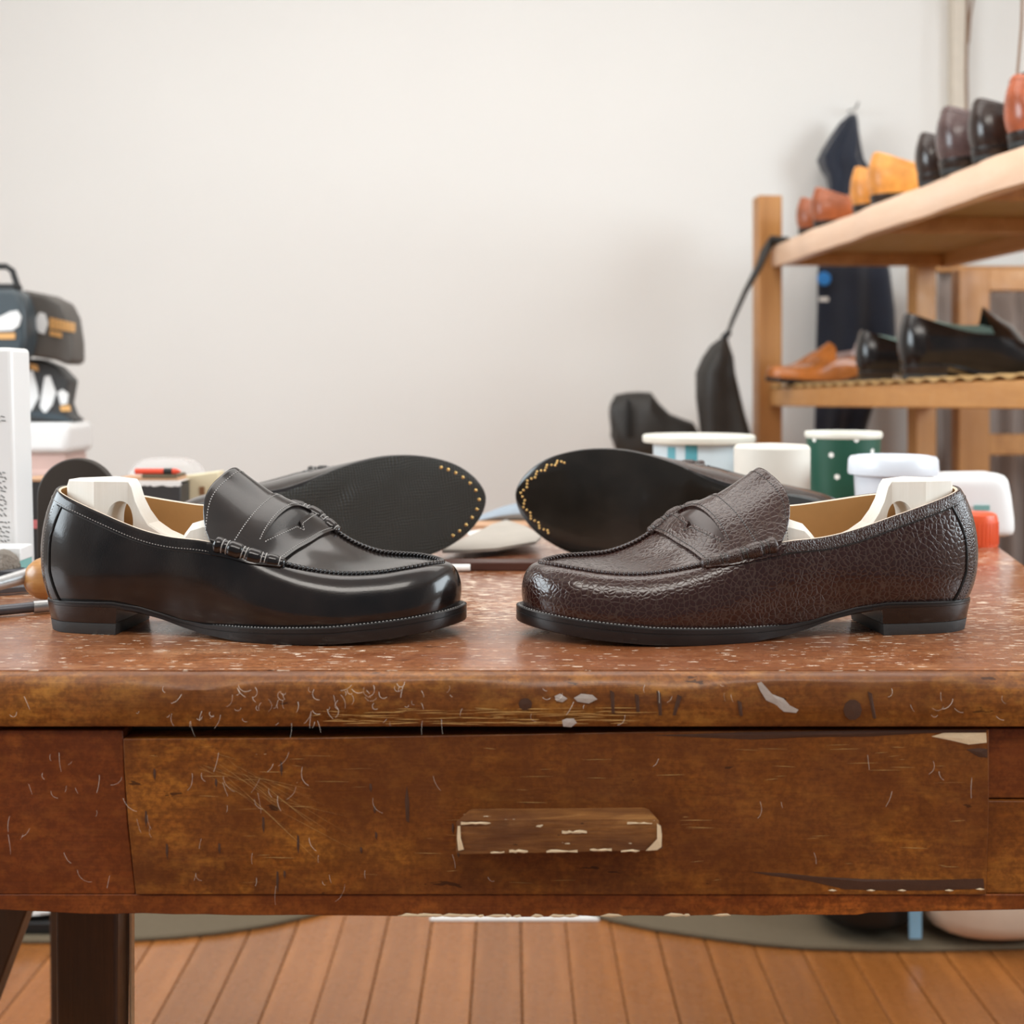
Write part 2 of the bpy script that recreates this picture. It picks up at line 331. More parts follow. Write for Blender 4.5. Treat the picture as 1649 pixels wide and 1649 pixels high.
# boards run away from the bench; each is its own piece
pm = {}
for k in range(31):
    xa = x0+PW*k; w_ = random.choice((0.0016, 0.0016, 0.0010)); mi = random.choice((0, 1, 1, 2))
    key = (mi, w_)
    if key not in pm:
        b = MB(); b.box((0, -1.6, -0.012), (PW-w_, RY1+0.0, 0)); o = b.build('floor_board', M['floorw'][mi], fl, bevel=0.0012, seg=1); pm[key] = o
    else:
        o = pm[key].copy(); COL.objects.link(o); o.parent = fl
    o.location = (xa, 0, 0)
b = MB(); b.box((RX0, -1.6, -0.012), (x0-0.002, RY1, -0.0005)); b.box((x0+PW*31, -1.6, -0.012), (RX1, RY1, -0.0005)); o = b.build('floor_border', M['floorw'][1], fl)
b = MB(); tx = lambda px: (px-824.5)*3.7/F
b.box((tx(1535), RY1-0.05, 0.09), (tx(1556), RY1, RZ)); struct('trim_1', b, M['trim'], bevel=0.004)
# ------------------------------------------------------------------ bench
bench = thing('workbench', 'old worn red-brown wooden workbench with one wide drawer, carrying the loafers', 'workbench', (0, 0, 0))
ZT = TOP
tp = [(-0.62, 0.769), (0.41, 0.769), (0.606, 1.70), (-0.62, 1.70)]
zb = P(0, 1172, 0.769).z
b = MB(); n = 80
# front edge profile, rounded and slightly dented
def edge_prof(x):
    d = 0.0012*math.sin(x*23)+0.0008*math.sin(x*61+1)
    return [(0.779, zb), (0.7705, zb+0.0005), (0.769+d*0.3, zb+0.003), (0.768+d*0.3, zb+0.014), (0.7685, ZT-0.010), (0.7695+d*0.3, ZT-0.0065-d), (0.772+d, ZT-0.0028), (0.777+d, ZT-0.0008), (0.786, ZT)]
R = []
for i in range(n+1):
    x = -0.62+1.03*i/n; R.append([(x, y, z) for y, z in edge_prof(x)])
b.grid(R, flip=True)
ed = b.build('front_edge', M['bench_edge'], bench)
b = MB(); b.slab([(-0.62, 0.779), (0.411, 0.779), (0.606, 1.70), (-0.62, 1.70)], zb, ZT-0.0001)
b.slab([(-0.62, 0.786), (0.4125, 0.786), (0.606, 1.70), (-0.62, 1.70)], ZT-0.002, ZT)
b.build('tabletop', M['bench_top'], bench, smooth=False)
YF = 0.775
def fpoly(pts, y0, y1):
    b = MB(); b.prism([(min(P(px, py, YF).x, .417), P(px, py, YF).z) for px, py in pts], y0, y1); return b
g = 0.5
fpoly([(-720, 1176), (198-g, 1176), (200-g, 1240), (206-g, 1330), (218-g, 1434), (218-g, 1440), (-720, 1440)], YF, YF+0.02).build('left_panel', M['bench_frame'], bench, bevel=0.0006)
bt = [(-720, 1440+g), (1905, 1440+g), (1905, 1462), (1649, 1465), (1400, 1470)]
for k in range(26):
    px = 1380-k*50; bt.append((px, 1477-6*abs(px-850)/800+random.uniform(-1.5, 1.0)))
bt += [(0, 1465), (-720, 1464)]
fpoly(bt, YF, YF+0.02).build('bottom_rail', M['bench_frame'], bench, bevel=0.0005)
fpoly([(1594, 1176), (1905, 1176), (1905, 1289), (1594, 1289)], YF+0.004, YF+0.022).build('right_upper_panel', M['bench_frame'], bench, bevel=0.0006)
fpoly([(1592, 1291), (1905, 1291), (1905, 1440), (1588+g, 1440)], YF+0.0012, YF+0.02).build('right_lower_panel', M['bench_front'], bench, bevel=0.0006)
b = MB(); b.box((-0.60, YF+0.0205, P(0, 1440, YF).z), (0.4165, YF+0.03, zb)); b.build('cavity_backing', M['bench_dark'], bench, smooth=False)  # dark board standing in for the shade of the drawer cavity
dr = fpoly([(199, 1189), (500, 1187.5), (820, 1182), (1050, 1177.5), (1592-g, 1173.5), (1592-g, 1300), (1588-g, 1440), (219.5, 1439.5), (217.6, 1422), (207, 1322), (201.2, 1240)], YF-0.0012, YF+0.018).build('drawer', M['bench_front'], bench, bevel=0.0006)
b = MB()
q1 = [P(755, 1302, YF-.001), P(1045, 1300, YF-.001), P(1058, 1369, YF-.001), P(744, 1371, YF-.001)]
yf = 0.752
q0 = [P(735, 1321, yf), P(1061, 1319, yf), P(1068, 1369, yf), P(734, 1376, yf)]
# subdivided worn block
R = []
ns = 46
def lerp(a, c, t): return a+(c-a)*t
for i in range(ns+1):
    t = i/ns
    A = [lerp(q1[0], q1[1], t), lerp(q0[0], q0[1], t), lerp(q0[3], q0[2], t), lerp(q1[3], q1[2], t)]
    ring = []
    for k in range(4):
        p, q = A[k], A[(k+1) % 4]
        for j in range(6): ring.append(lerp(p, q, j/6))
    c = sum(ring, Vector())/len(ring)
    e = min(t, 1-t)*60; sh = 0.90+0.10*min(1, e/1.5)
    o_ = []
    for p in ring:
        d = p-c; r_ = Vector((0, d.y/0.011, d.z/0.011)).length
        kx = sh*(1-0.03*max(0, r_-1.15))*(1+random.uniform(-0.010, 0.004))
        o_.append(c+Vector((d.x, d.y*kx if d.y < 0 else d.y, d.z*kx)))
    R.append(o_)
b.grid(R, closev=True); nb = len(b.v)-24
b.f.append(tuple(range(24))); b.m.append(0); b.f.append(tuple(range(nb, nb+24))); b.m.append(0)
tag(b.build('handle', M['handle'], dr, bevel=0, angle=30), 'chunky worn wooden pull with chipped pale edges')
def leg(x0, x1, y0, y1, z1, taper=0.004, m='bench_dark'):
    b = MB(); t = taper
    b.hexa([(x0+t, y0+t, 0), (x1-t, y0+t, 0), (x1-t, y1-t, 0), (x0+t, y1-t, 0)], [(x0, y0, z1), (x1, y0, z1), (x1, y1, z1), (x0, y1, z1)])
    return b.build('leg', M[m], bench, bevel=0.0025)
leg(-0.3325, -0.2855, 0.90, 0.934, zb)
b = MB(); b.box((-.2856, .926, 0.01), (-.2835, .9335, zb-.02)); tag(b.build('edge_strip', M['chip'], bench, bevel=.0006), 'pale strip on the leg')  # narrow pale strip along the rear of the leg's right side
leg(0.385, 0.41, 0.80, 0.85, zb); leg(0.470, 0.498, 1.08, 1.12, zb); leg(-0.60, -0.55, 0.80, 0.85, zb); leg(-0.60, -0.55, 1.60, 1.65, zb)
b = MB(); b.tube([P(30, 1440, 1.25), P(-75, 1720, 1.25)], 0.024, 4); b.build('brace', M['bench_dark'], bench, smooth=False, bevel=0.002)
b = MB(); b.box((-0.60, 1.64, 0.60), (0.58, 1.66, zb)); b.build('rear_rail', M['bench_frame'], bench, bevel=0.001)
b = MB(); b.hexa([(0.400, 0.806, 0.60), (0.417, 0.806, 0.60), (0.600, 1.66, 0.60), (0.585, 1.66, 0.60)], [(0.400, 0.806, zb), (0.417, 0.806, zb), (0.600, 1.66, zb), (0.585, 1.66, zb)]); b.build('side_rail', M['bench_frame'], bench, bevel=0.001)
b = MB(); b.box((-0.60, 0.80, 0.60), (-0.585, 1.64, zb)); b.build('side_rail', M['bench_frame'], bench, bevel=0.001)
# lint, scratches, paint
def split_build(mb, nm, m):
    ps = mb.parts+[(len(mb.v), len(mb.f))]
    for (v0, f0), (v1, f1) in zip(ps, ps[1:]):
        q = MB(); q.v = mb.v[v0:v1]; q.f = [tuple(i-v0 for i in f) for f in mb.f[f0:f1]]; q.m = [0]*len(q.f); q.build(nm, m, bench, smooth=False)
def blob(mb, pts, y, y2=None):
    mb.parts = getattr(mb, 'parts', []); mb.parts.append((len(mb.v), len(mb.f)))
    n = len(pts); c = Vector((sum(p[0] for p in pts)/n, sum(p[1] for p in pts)/n))
    ring = [P(px, py, y) for px, py in pts]; cc = P(c.x, c.y, y); cc.y -= 0.0004
    mb.add([cc]+ring, [(0, i+1, (i+1) % n+1) for i in range(n)])
b = MB()
def thread(mb, px, py, y, ln, ang, curl, r=0.00016):
    pts = []; a = ang
    for k in range(7):
        p = P(px, py, y); p.y -= 0.0003+0.0006*math.sin(k*0.5); pts.append(p); px += math.cos(a)*ln/6; py += math.sin(a)*ln/6; a += curl*random.uniform(0.3, 1)
    mb.tube(pts, r, 4)
for k in range(95):
    px = random.gauss(480, 170) if k < 60 else random.uniform(20, 1620); py = random.uniform(1100, 1165) if k < 60 else random.uniform(1100, 1160)
    thread(b, px, py, 0.7675, random.uniform(5, 26), random.uniform(0.6, 2.4), random.uniform(-0.7, 0.7), random.uniform(0.00004, 0.00011))
for k in range(62):
    px = random.uniform(10, 640) if k < 50 else random.uniform(640, 1640); py = random.uniform(1210, 1430)
    y = YF-0.0004 if px < 195 or px > 1600 else YF-0.0016
    thread(b, px, py, y, random.uniform(8, 34), random.uniform(1.1, 2.0), random.uniform(-0.4, 0.4), random.uniform(0.00004, 0.00009))
o = b.build('lint', M['lint'], bench); o['kind'] = 'stuff'
b = MB()
for k in range(36):
    px = random.uniform(320, 440); py = 1218+(px-330)*0.5+random.uniform(-16, 30); L = random.choice((30, 60, 90, 150, 200))*random.uniform(.7, 1.1)
    a = random.gauss(0.56, 0.16); p = P(px, py, YF-0.0014); q = P(px+math.cos(a)*L, py+math.sin(a)*L, YF-0.0014)
    r = random.uniform(0.00003, 0.00011); b.tube([p, (p+q)/2, q], [r*0.2, r, r*0.2], 4)
for k in range(90):
    px = random.uniform(500, 1000); py = random.uniform(1140, 1166); L = random.uniform(15, 80)
    p = P(px, py, 0.7678); q = P(px+L, py+random.uniform(-2, 2), 0.7678); r = random.uniform(0.0001, 0.0003); b.tube([p, (p+q)/2, q], [r*0.2, r, r*0.2], 4)
for k in range(70):
    px = random.uniform(230, 1560); py = random.uniform(1200, 1425); L = random.uniform(10, 55)
    p = P(px, py, YF-0.00135); q = P(px+L, py+random.uniform(-2, 2), YF-0.00135); r = random.uniform(0.00005, 0.00018); b.tube([p, (p+q)/2, q], [r*0.2, r, r*0.2], 4)
o = b.build('scratches', M['scratch'], bench); o['kind'] = 'stuff'
b = MB()
blob(b, [(1219, 1100), (1226, 1098), (1232, 1108), (1244, 1118), (1262, 1125), (1272, 1136), (1286, 1143), (1282, 1148), (1262, 1146), (1248, 1134), (1234, 1128), (1224, 1112)], 0.7676)
blob(b, [(905, 1160), (912, 1157), (924, 1157), (929, 1164), (920, 1171), (907, 1170)], 0.7676)
blob(b, [(924, 1124), (936, 1117), (954, 1119), (962, 1126), (948, 1133), (930, 1130)], 0.7676)
blob(b, [(893, 1121), (902, 1117), (914, 1125), (906, 1131), (896, 1129)], 0.7676)
split_build(b, 'paint_splash', M['paint'])
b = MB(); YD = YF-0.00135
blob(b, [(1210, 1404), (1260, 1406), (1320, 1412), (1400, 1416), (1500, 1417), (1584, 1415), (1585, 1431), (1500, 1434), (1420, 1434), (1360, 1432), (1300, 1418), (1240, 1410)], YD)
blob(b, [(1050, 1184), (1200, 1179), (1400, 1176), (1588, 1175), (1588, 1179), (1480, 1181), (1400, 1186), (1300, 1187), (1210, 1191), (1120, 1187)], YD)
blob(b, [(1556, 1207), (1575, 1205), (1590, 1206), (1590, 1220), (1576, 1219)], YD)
blob(b, [(655, 1265), (659, 1290), (659, 1325), (654, 1322), (652, 1290)], YD)
for (cx, cy, rx, ry) in ((1373, 1143, 15, 17), (846, 1134, 11, 10)):
    blob(b, [(cx+rx*math.cos(a*PI/5), cy+ry*math.sin(a*PI/5)) for a in range(10)], 0.7677)
for cx, cy, hh, s in ((985, 1130, 38, 2), (1025, 1132, 30, 2), (1060, 1132, 40, 3), (1094, 1135, 34, -9), (1190, 1140, 26, 3), (1400, 1135, 44, 8)):
    blob(b, [(cx-3, cy-hh/2), (cx+4, cy-hh/2+4), (cx+3+s, cy+hh/2), (cx-2+s, cy+hh/2)], 0.7677)
for k in range(16):
    cx = random.uniform(230, 760); cy = random.uniform(1210, 1410); hh = random.uniform(8, 38)
    blob(b, [(cx-1.5, cy), (cx+1.5, cy+2), (cx+2.2, cy+hh/2), (cx+0.8, cy+hh), (cx-2, cy+hh*0.6)], YD)
split_build(b, 'dark_stain', M['stain'])
b = MB()
blob(b, [(1500, 1186), (1520, 1180), (1588, 1180), (1589, 1196), (1560, 1199), (1530, 1192)], YD)
for cx, cy in ((1340, 1434), (1402, 1434), (1452, 1434), (1528, 1434), (1578, 1432)):
    blob(b, [(cx-7, cy), (cx, cy-2), (cx+8, cy), (cx+2, cy+2)], YD)
for k in range(26):
    cx = random.choice((random.uniform(620, 1200), random.uniform(600, 900))); cy = 1476-5*abs(cx-850)/800; wd = random.uniform(6, 26)
    blob(b, [(cx-wd, cy), (cx-wd*0.3, cy-random.uniform(2, 5)), (cx+wd*0.6, cy-3), (cx+wd, cy), (cx, cy+2)], YF-0.0003)
YH = 0.7514
def wear(x0_, x1_, y, th, n):
    top = [(x0_+(x1_-x0_)*i/n, y-random.uniform(0.3, th)) for i in range(n+1)]; bot = [(x1_-(x1_-x0_)*i/n, y+random.uniform(0.2, th*.8)) for i in range(n+1)]
    blob(b, top+bot, YH)
for x0_, x1_, y, th, n in ((742, 790, 1326, 3, 6), (905, 945, 1340, 4, 7), (820, 850, 1371, 4, 6), (880, 930, 1371, 3, 7), (950, 985, 1369, 3, 6), (1000, 1030, 1370, 3, 5), (790, 812, 1373, 2.5, 4), (1010, 1050, 1326, 2.5, 6)): wear(x0_, x1_, y, th, n)
blob(b, [(1058, 1326), (1064, 1330), (1066, 1345), (1065, 1364), (1058, 1369), (1040, 1370), (1052, 1364), (1060, 1350), (1060, 1336)], YH)
blob(b, [(737, 1330), (741, 1330), (742, 1350), (747, 1368), (738, 1370), (736, 1350)], YH)
split_build(b, 'chipped_wood', M['chip'])

# ------------------------------------------------------------------ shoes
def cr(A, t, closed=False):
    n = len(A); i = int(math.floor(t)); f = t-i
    if closed: p = [A[(i+k) % n] for k in (-1, 0, 1, 2)]
    else:
        i = min(max(i, 0), n-2); f = t-i
        p = [A[i-1] if i > 0 else 2*A[0]-A[1], A[i], A[i+1], A[i+2] if i+2 < n else 2*A[n-1]-A[n-2]]
    return 0.5*((2*p[1])+(-p[0]+p[2])*f+(2*p[0]-5*p[1]+4*p[2]-p[3])*f*f+(-p[0]+3*p[1]-3*p[2]+p[3])*f**3)
#        bottom x, near y, far y ; top near ; top far ; bezier (b1,c1,b2,c2)
ST = [
 (3, 0, 0, (7, 0, 103), (7, 0, 103), (12, 20, 13, -22)),
 (8, -18, 18, (11, -15, 101), (11, 15, 102), (10, 20, 11, -21)),
 (22, -27, 27, (26, -23, 95), (26, 23, 98.5), (9, 20, 9, -20)),
 (45, -31, 31, (52, -29, 85.5), (52, 29, 95), (8, 19, 7, -18)),
 (72, -32, 30, (80, -34, 76), (80, 33, 90), (8, 18, 5, -16)),
 (100, -32, 28, (104, -38, 71), (105, 36, 86.5), (8, 17, 4, -15)),
 (128, -36, 31, (130, -42, 69), (138, 39, 86), (8, 15, 4, -14)),
 (150, -41, 36, (149, -42.5, 65), (168, 38, 86), (7, 14, 5, -11)),
 (172, -46, 41, (166, -41, 59), (188, 36, 81), (6.5, 13, 8, -6)),
 (196, -49.5, 46, (184, -38, 54), (206, 32, 69), (6, 13, 11, -1)),
 (220, -50, 48.5, (205, -34.5, 49), (222, 30, 60), (5.5, 13, 13.5, 2)),
 (243, -47.5, 47, (228, -31.5, 46), (240, 28.5, 54), (5, 14, 13, 3)),
 (265, -42, 42, (251, -28, 46.5), (257, 26, 52.5), (5, 15, 12.5, 3)),
 (284, -33, 33, (271, -22, 49), (273, 20, 52.5), (5, 15, 11.5, 3)),
 (298, -20, 20, (286, -12.5, 51), (286, 12, 51.5), (5, 16, 11, 2.5)),
 (305.5, 0, 0, (293, 0, 50.8), (293, 0, 50.8), (5, 16, 11, 2.5)),
]
A = np.array
Bc = [A((s[0], s[1])) for s in ST]+[A((ST[i][0], ST[i][2])) for i in range(14, 0, -1)]
Tc = [A(s[3]) for s in ST]+[A(ST[i][4]) for i in range(14, 0, -1)]
Pc = [A(s[5]) for s in ST]+[A(ST[i][5]) for i in range(14, 0, -1)]
Bc = [b_.astype(float) for b_ in Bc]; Tc = [b_.astype(float) for b_ in Tc]; Pc = [b_.astype(float) for b_ in Pc]
def zw(x): return float(np.interp(x, [0, 30, 60, 80, 95, 112, 130, 155, 180, 225, 270, 305, 315], [23, 23.6, 24, 21, 17, 12.5, 10.4, 10.4, 11, 13, 17, 21, 22.5]))
def zbot(x): return float(np.interp(x, [0, 60, 80, 95, 112, 130, 150, 190, 225, 265, 311], [19.5, 19.5, 16, 12, 6.5, 2.2, 0, 0, 1.2, 4.2, 10.5]))
def wall(u, h):
    B = cr(Bc, u, True); T = cr(Tc, u, True); q = cr(Pc, u, True)
    d = cr(Bc, u+0.02, True)-cr(Bc, u-0.02, True); d /= max(1e-6, np.hypot(*d)); o = A((d[1], -d[0], 0)); up = A((0, 0, 1.))
    P0 = A((B[0], B[1], zw(B[0])-1.0)); P1 = P0+o*q[0]+up*q[1]; P2 = T+o*q[2]+up*q[3]
    k = 1-h
    return P0*k**3+P1*3*k*k*h+P2*3*k*h*h+T*h**3
def walln(u, h):
    e = 0.01; a = wall(u+e, h)-wall(u-e, h); h0, h1 = max(0, h-e), min(1, h+e); c = wall(u, h1)-wall(u, h0)
    nn = np.cross(a, c); l = np.linalg.norm(nn); return nn/max(l, 1e-9)
DEL = {6: ((-7, 23, 0), (-6, 32, 0), (0, 33, 0)), 7: ((0, 11, 0), (0, 16, 0), (0, 15.5, 0)), 8: ((0, 7.5, 0), (0, 11.5, 0), (0, 10.5, 0)),
       9: ((0, 2.2, 0), (0, 2.4, 0), (0, 2.6, 0)), 10: ((0, .4, 0), (0, .2, 0), (0, .6, 0)), 11: ((0, -.2, 0), (0, -.6, 0), (0, -.3, 0)), 12: ((0, 0, 0), (0, -.2, 0), (0, 0, 0)), 13: ((0, .5, 0), (0, .8, 0), (0, .5, 0)), 14: ((0, .3, 0), (0, .5, 0), (0, .3, 0))}
def rowpts(i):
    N = Tc[i]; Fp = Tc[30-i] if i < 15 else Tc[15]
    r = [N]
    for k, v in enumerate((0.25, 0.5, 0.75)):
        d = DEL.get(i, ((0, 0, 0),)*3)[k]; r.append(N+(Fp-N)*v+A((d[0], 0, d[1])))
    r.append(Fp); return A(r)
ROW = [rowpts(i) for i in range(6, 16)]
ROW = [np.vstack([Tc[5][None], (2*ROW[0]-ROW[1])[1:4], Tc[25][None]])]+ROW+[ROW[8][::-1].copy()]
def plug(s, v):
    r = cr(ROW, s-5.0); return cr(list(r), (v+1)*2)
def plugn(s, v):
    e = 0.03; a = plug(s+e, v)-plug(s-e, v); c = plug(s, min(1, v+e))-plug(s, max(-1, v-e)); nn = np.cross(a, c)
    if nn[2] < 0: nn = -nn
    return nn/max(1e-9, np.linalg.norm(nn))
OUT = [(0, 0), (2.5, -13), (9, -22), (20, -29.5), (40, -33.5), (65, -34), (90, -33), (115, -35), (140, -41), (165, -48), (190, -52.5), (215, -54), (240, -51.5), (262, -46), (282, -37.5), (297, -26), (307, -13), (311, 0),
       (307, 13.5), (297, 26), (282, 37), (262, 45.5), (240, 50.5), (215, 52), (190, 49), (165, 43.5), (140, 37), (115, 31.5), (90, 30.5), (65, 33), (40, 33.5), (20, 29.5), (9, 22), (2.5, 13)]
OUT = [A(p, dtype=float) if False else np.array(p, dtype=float) for p in OUT]
def out_loop(n, inset=0.0):
    pts = [cr(OUT, len(OUT)*k/n, True) for k in range(n)]; r = []
    for k in range(n):
        d = pts[(k+1) % n]-pts[k-1]; d /= np.hypot(*d); o = A((d[1], -d[0])); r.append(pts[k]-o*inset)
    return r
WX = np.linspace(-12, 314, 60)
WY = np.interp(WX, [-12, 0, 40, 65, 90, 125, 184, 311, 314], [-12, 0, 50, 81, 109, 144, 207.5, 337.6, 340.6])
WY = np.convolve(np.r_[[WY[0]-11, WY[0]-5.5], WY, [WY[-1]+5.5, WY[-1]+11]], np.ones(5)/5, 'valid')
def make_shoe(name, label, mat, mx=1, sx=1.0, upper='black', stitch='thread', fore='gloss_sole', lining='lining', lite=False, group=None, sole_piece=None, nails=0, backstrip=True, topedge='lining_edge', plugm=None, style='loafer', warp=False):
    T = thing(name, label, 'shoe', mat=mat, group=group)
    def S(p): return ((np.interp(p[0], WX, WY)+min(0, p[0]-WX[0]) if warp else p[0]*sx)/1000, p[1]/1000, p[2]/1000)
    def bd(mb, nm, m, **kw): return mb.build(nm, M[m] if isinstance(m, str) else m, T, mx=mx, **kw)
    NU, NH = (120, 10) if lite else (300, 22)
    b = MB(); b.grid([[S(wall(30*i/NU, j/NH)) for j in range(NH+1)] for i in range(NU)], closeu=True); bd(b, 'upper', upper, angle=180)
    # vamp apron
    ns, nv = (30, 14) if lite else (90, 40); s0 = 6.9 if style == 'loafer' else 6.0
    b = MB(); b.grid([[S(plug(s0+(15-s0)*i/ns, -1+2*j/nv)) for j in range(nv+1)] for i in range(ns+1)]); bd(b, 'vamp', plugm or upper, angle=180)
    # tongue
    if style == 'loafer':
        R = []
        for i in range(13 if lite else 31):
            s = 5.98+1.35*i/(12 if lite else 30); row = []
            for j in range(nv+1):
                v = -1+2*j/nv; s = 5.98+0.34*abs(v)**7+(1.35-0.34*abs(v)**7)*i/(12 if lite else 30); p = plug(s, v); row.append(S(p+plugn(max(s, 6.02), v)*0.2))
            R.append(row)
        b = MB(); b.grid(R); bd(b, 'tongue', plugm or upper, angle=180, solid=0.0022)
    # collar binding, lining, insole
    us = [k*0.1 for k in range(-66, 67)]
    b = MB(); R = []
    for u in us:
        hh = np.linspace(0.0, 1, 9); Tt = wall(u, 1.0); n1 = walln(u, 0.97)
        Lw = np.linalg.norm(wall(u, 1)-wall(u, 0.6))+1e-6; hd = 1-0.4*8.0/Lw
        row = [wall(u, hd-0.005)]+[wall(u, hd+(1-hd)*t)+walln(u, hd+(1-hd)*t)*0.9 for t in np.linspace(0, 0.94, 5)]
        row += [Tt+n1*0.3+A((0, 0, .7)), Tt-n1*0.9+A((0, 0, .8)), Tt-n1*1.8+A((0, 0, -.6)), wall(u, hd)-walln(u, hd)*2.0]
        R.append([S(p) for p in row])
    b.grid(R); bd(b, 'collar_binding', 'brown_fine' if upper == 'brown' else upper, angle=60)
    b = MB(); R = []
    for u in [k*0.1 for k in range(-90, 91)]:
        Tt = wall(u, 1.0); n1 = walln(u, 0.95); up_ = 1.3 if abs(u) < 6.4 else -1.0
        row = [Tt-n1*1.2+A((0, 0, up_-.8)), Tt-n1*1.9+A((0, 0, up_)), Tt-n1*3.0+A((0, 0, up_-.6))]+[wall(u, t)-walln(u, t)*3.2 for t in np.linspace(0.93, 0.05, 12)]
        R.append([S(p) for p in row])
    b.grid(R); b.m = [1 if (k % 14) < 2 else 0 for k in range(len(b.f))]
    bd(b, 'lining', [M[lining], M[topedge]], fix=False)
    b = MB(); lp = [wall(k*0.25, 0.10) for k in range(120)]; cc = [A((q[0], 0, q[2]+3.0)) for q in lp]
    b.grid([[S(q*A((1, .93, 1))+A((0, 0, 1.5))) for q in (lp[k], lp[k]*.5+cc[k]*.5, cc[k])] for k in range(120)], closeu=True); bd(b, 'insole', lining)
    # outsole with welt
    n = 140 if lite else 260; ol = out_loop(n); R = []
    for k in range(n):
        x, y = ol[k]; i3 = out_loop_in[n][k] if n in out_loop_in else None
        xi, yi = i3[0]; xj, yj = i3[1]
        zt, zb_ = zw(x), zbot(x); th = zt-zb_
        waist = min(1, max(0, (x-65)/30)) if x < 130 else max(0, 1-(x-130)/25); bi = 0.6+2.5*max(0, waist)
        xb, yb = x+(xi-x)*bi/4, y+(yi-y)*bi/4
        row = [(xj, yj, zt-0.6), (xi, yi, zt-.1), (x+(xi-x)*.14, y+(yi-y)*.14, zt), (x, y, zt-.5), (x, y, zt-th*.30), (x+(xi-x)*.10, y+(yi-y)*.10, zt-th*.32), (x+(xi-x)*.10, y+(yi-y)*.10, zt-th*.36), (x, y, zt-th*.38), (x, y, zb_+1.2), (xb, yb, zb_+.1)]
        R.append([S(p) for p in row])
    b = MB(); b.grid(R, closeu=True); bd(b, 'outsole', 'edge', angle=35)
    b = MB(); R = []
    for k in range(n):
        x, y = ol[k]; xi, yi = out_loop_in[n][k][0]; waist = min(1, max(0, (x-65)/30)) if x < 130 else max(0, 1-(x-130)/25); bi = 0.6+2.5*max(0, waist)
        xb, yb = x+(xi-x)*bi/4, y+(yi-y)*bi/4
        xc = min(max(xb, 12), 300)
        R.append([S((xb, yb, zbot(x)+.1)), S((xb+(xc-xb)*.02, yb*.98, zbot(x)-.15)), S(((xb+xc)/2 if abs(yb) < 5 else xb, yb*.6, zbot(x)-.2)), S(((xb+xc)/2 if abs(yb) < 5 else xb, yb*.25, zbot(x)-.2)), S(((xb+xc)/2 if abs(yb) < 5 else xb, 0, zbot(x)-.2))])
    b.grid(R, closeu=True); bd(b, 'sole_tread', fore, angle=60)
    # heel
    hl = [p for p in ol if p[0] <= 65]; i0 = min(range(n), key=lambda k: abs(ol[k][0]-65)+(100 if ol[k][1] > 0 else 0))
    hl = sorted(hl, key=lambda p: math.atan2(p[1], p[0]-40)); hl = [p for p in hl if True]
    hl = sorted([p for p in hl], key=lambda p: (math.atan2(p[1], -(p[0]-65.5))))
    def hring(z, ins, fx=0):
        c = A((38., 0.)); r = []
        for p in hl:
            q = p.copy(); d = c-q; d /= np.hypot(*d); q = q+d*ins; q[0] = min(q[0], 65+fx); r.append((q[0], q[1], z))
        return r
    def heelmesh(z1, z0, i1, i2, rnd=.4):
        b = MB(); rings = [hring(z1, i1), hring(z0+.5, i2), hring(z0, i2+.5)]; m_ = len(hl)
        vs = [S(p) for r in rings for p in r]; fs = []
        for r in range(2):
            for k in range(m_): a = r*m_+k; c_ = r*m_+(k+1) % m_; fs.append((a, c_, c_+m_, a+m_))
        fs.append(tuple(range(m_))); fs.append(tuple(reversed(range(2*m_, 3*m_)))); b.add(vs, fs); return b
    bd(heelmesh(20.0, 8.2, .2, 2.2), 'heel_block', 'heelstack', angle=40)
    tag(bd(heelmesh(8.2, 0, 2.2, 3.4), 'top_lift', 'rubber', angle=40), 'grey rubber heel tip')
    if style == 'loafer':
        # strap with slot
        def sm(v):
            c = 8.02+0.05*v; a, e = -0.66, 0.93
            if v <= a or v >= e: return c, c
            t = (v-a)/(e-a); d = 0.42*math.sin(PI*t)**0.7
            sp = 0.20*max(0, 1-abs(v-0.12)/0.09)
            return c-d*0.45, c+d*0.75+sp
        nvv = 30 if lite else 120
        def bandpt(s, v, off): return S(plug(s, v)+plugn(s, v)*off)
        b = MB()
        nl = 4 if lite else 12
        for lo in (0, 1):
            R = []
            for j in range(nvv+1):
                v = -1.0+2.0*j/nvv; a, c = sm(v); r0, r1 = (7.0, a) if lo == 0 else (c, 9.05)
                R.append([bandpt(r0, v, 0.3)]+[bandpt(r0+(r1-r0)*t/nl, v, 2.5) for t in range(nl+1)]+[bandpt(r1, v, 0.3)])
            b.grid(R)
        bd(b, 'penny_strap', plugm or upper, angle=50)
        b = MB()
        R = [[bandpt(7.6+0.95*i/10, -0.65+1.47*j/20, 0.5) for j in range(21)] for i in range(11)]; b.grid(R); bd(b, 'slot_inlay', 'brown_smooth' if upper == 'brown' else 'edge', angle=180)
        # beef rolls
        for nm_side in (0, 1):
            ua, ub = (6.45, 9.25) if nm_side == 0 else (30-6.45, 30-9.25)
            m_ = 60; pts = []; rs = []
            for k in range(m_+1):
                t = k/m_; u = ua+(ub-ua)*t; p = wall(u, 1.0); p = p+A((0, 0, 0.2))+walln(u, 0.9)*0.6
                r = 6.0-1.1*t; r *= 1-0.20*sum(math.exp(-((t-c)/0.028)**2) for c in (0.14, 0.20, 0.42, 0.47, 0.69, 0.74, 0.92))
                r *= math.sqrt(max(0.05, 1-(2*max(0, t-0.93)/0.14)**2)) if t > 0.93 else math.sqrt(max(0.05, 1-(max(0, 0.05-t)/0.055)**2))
                pts.append(S(p)); rs.append(r/1000)
            b = MB(); b.tube(pts, rs, 16); bd(b, 'beef_roll', 'brown_fine' if upper == 'brown' else upper, angle=180)
            b = MB()
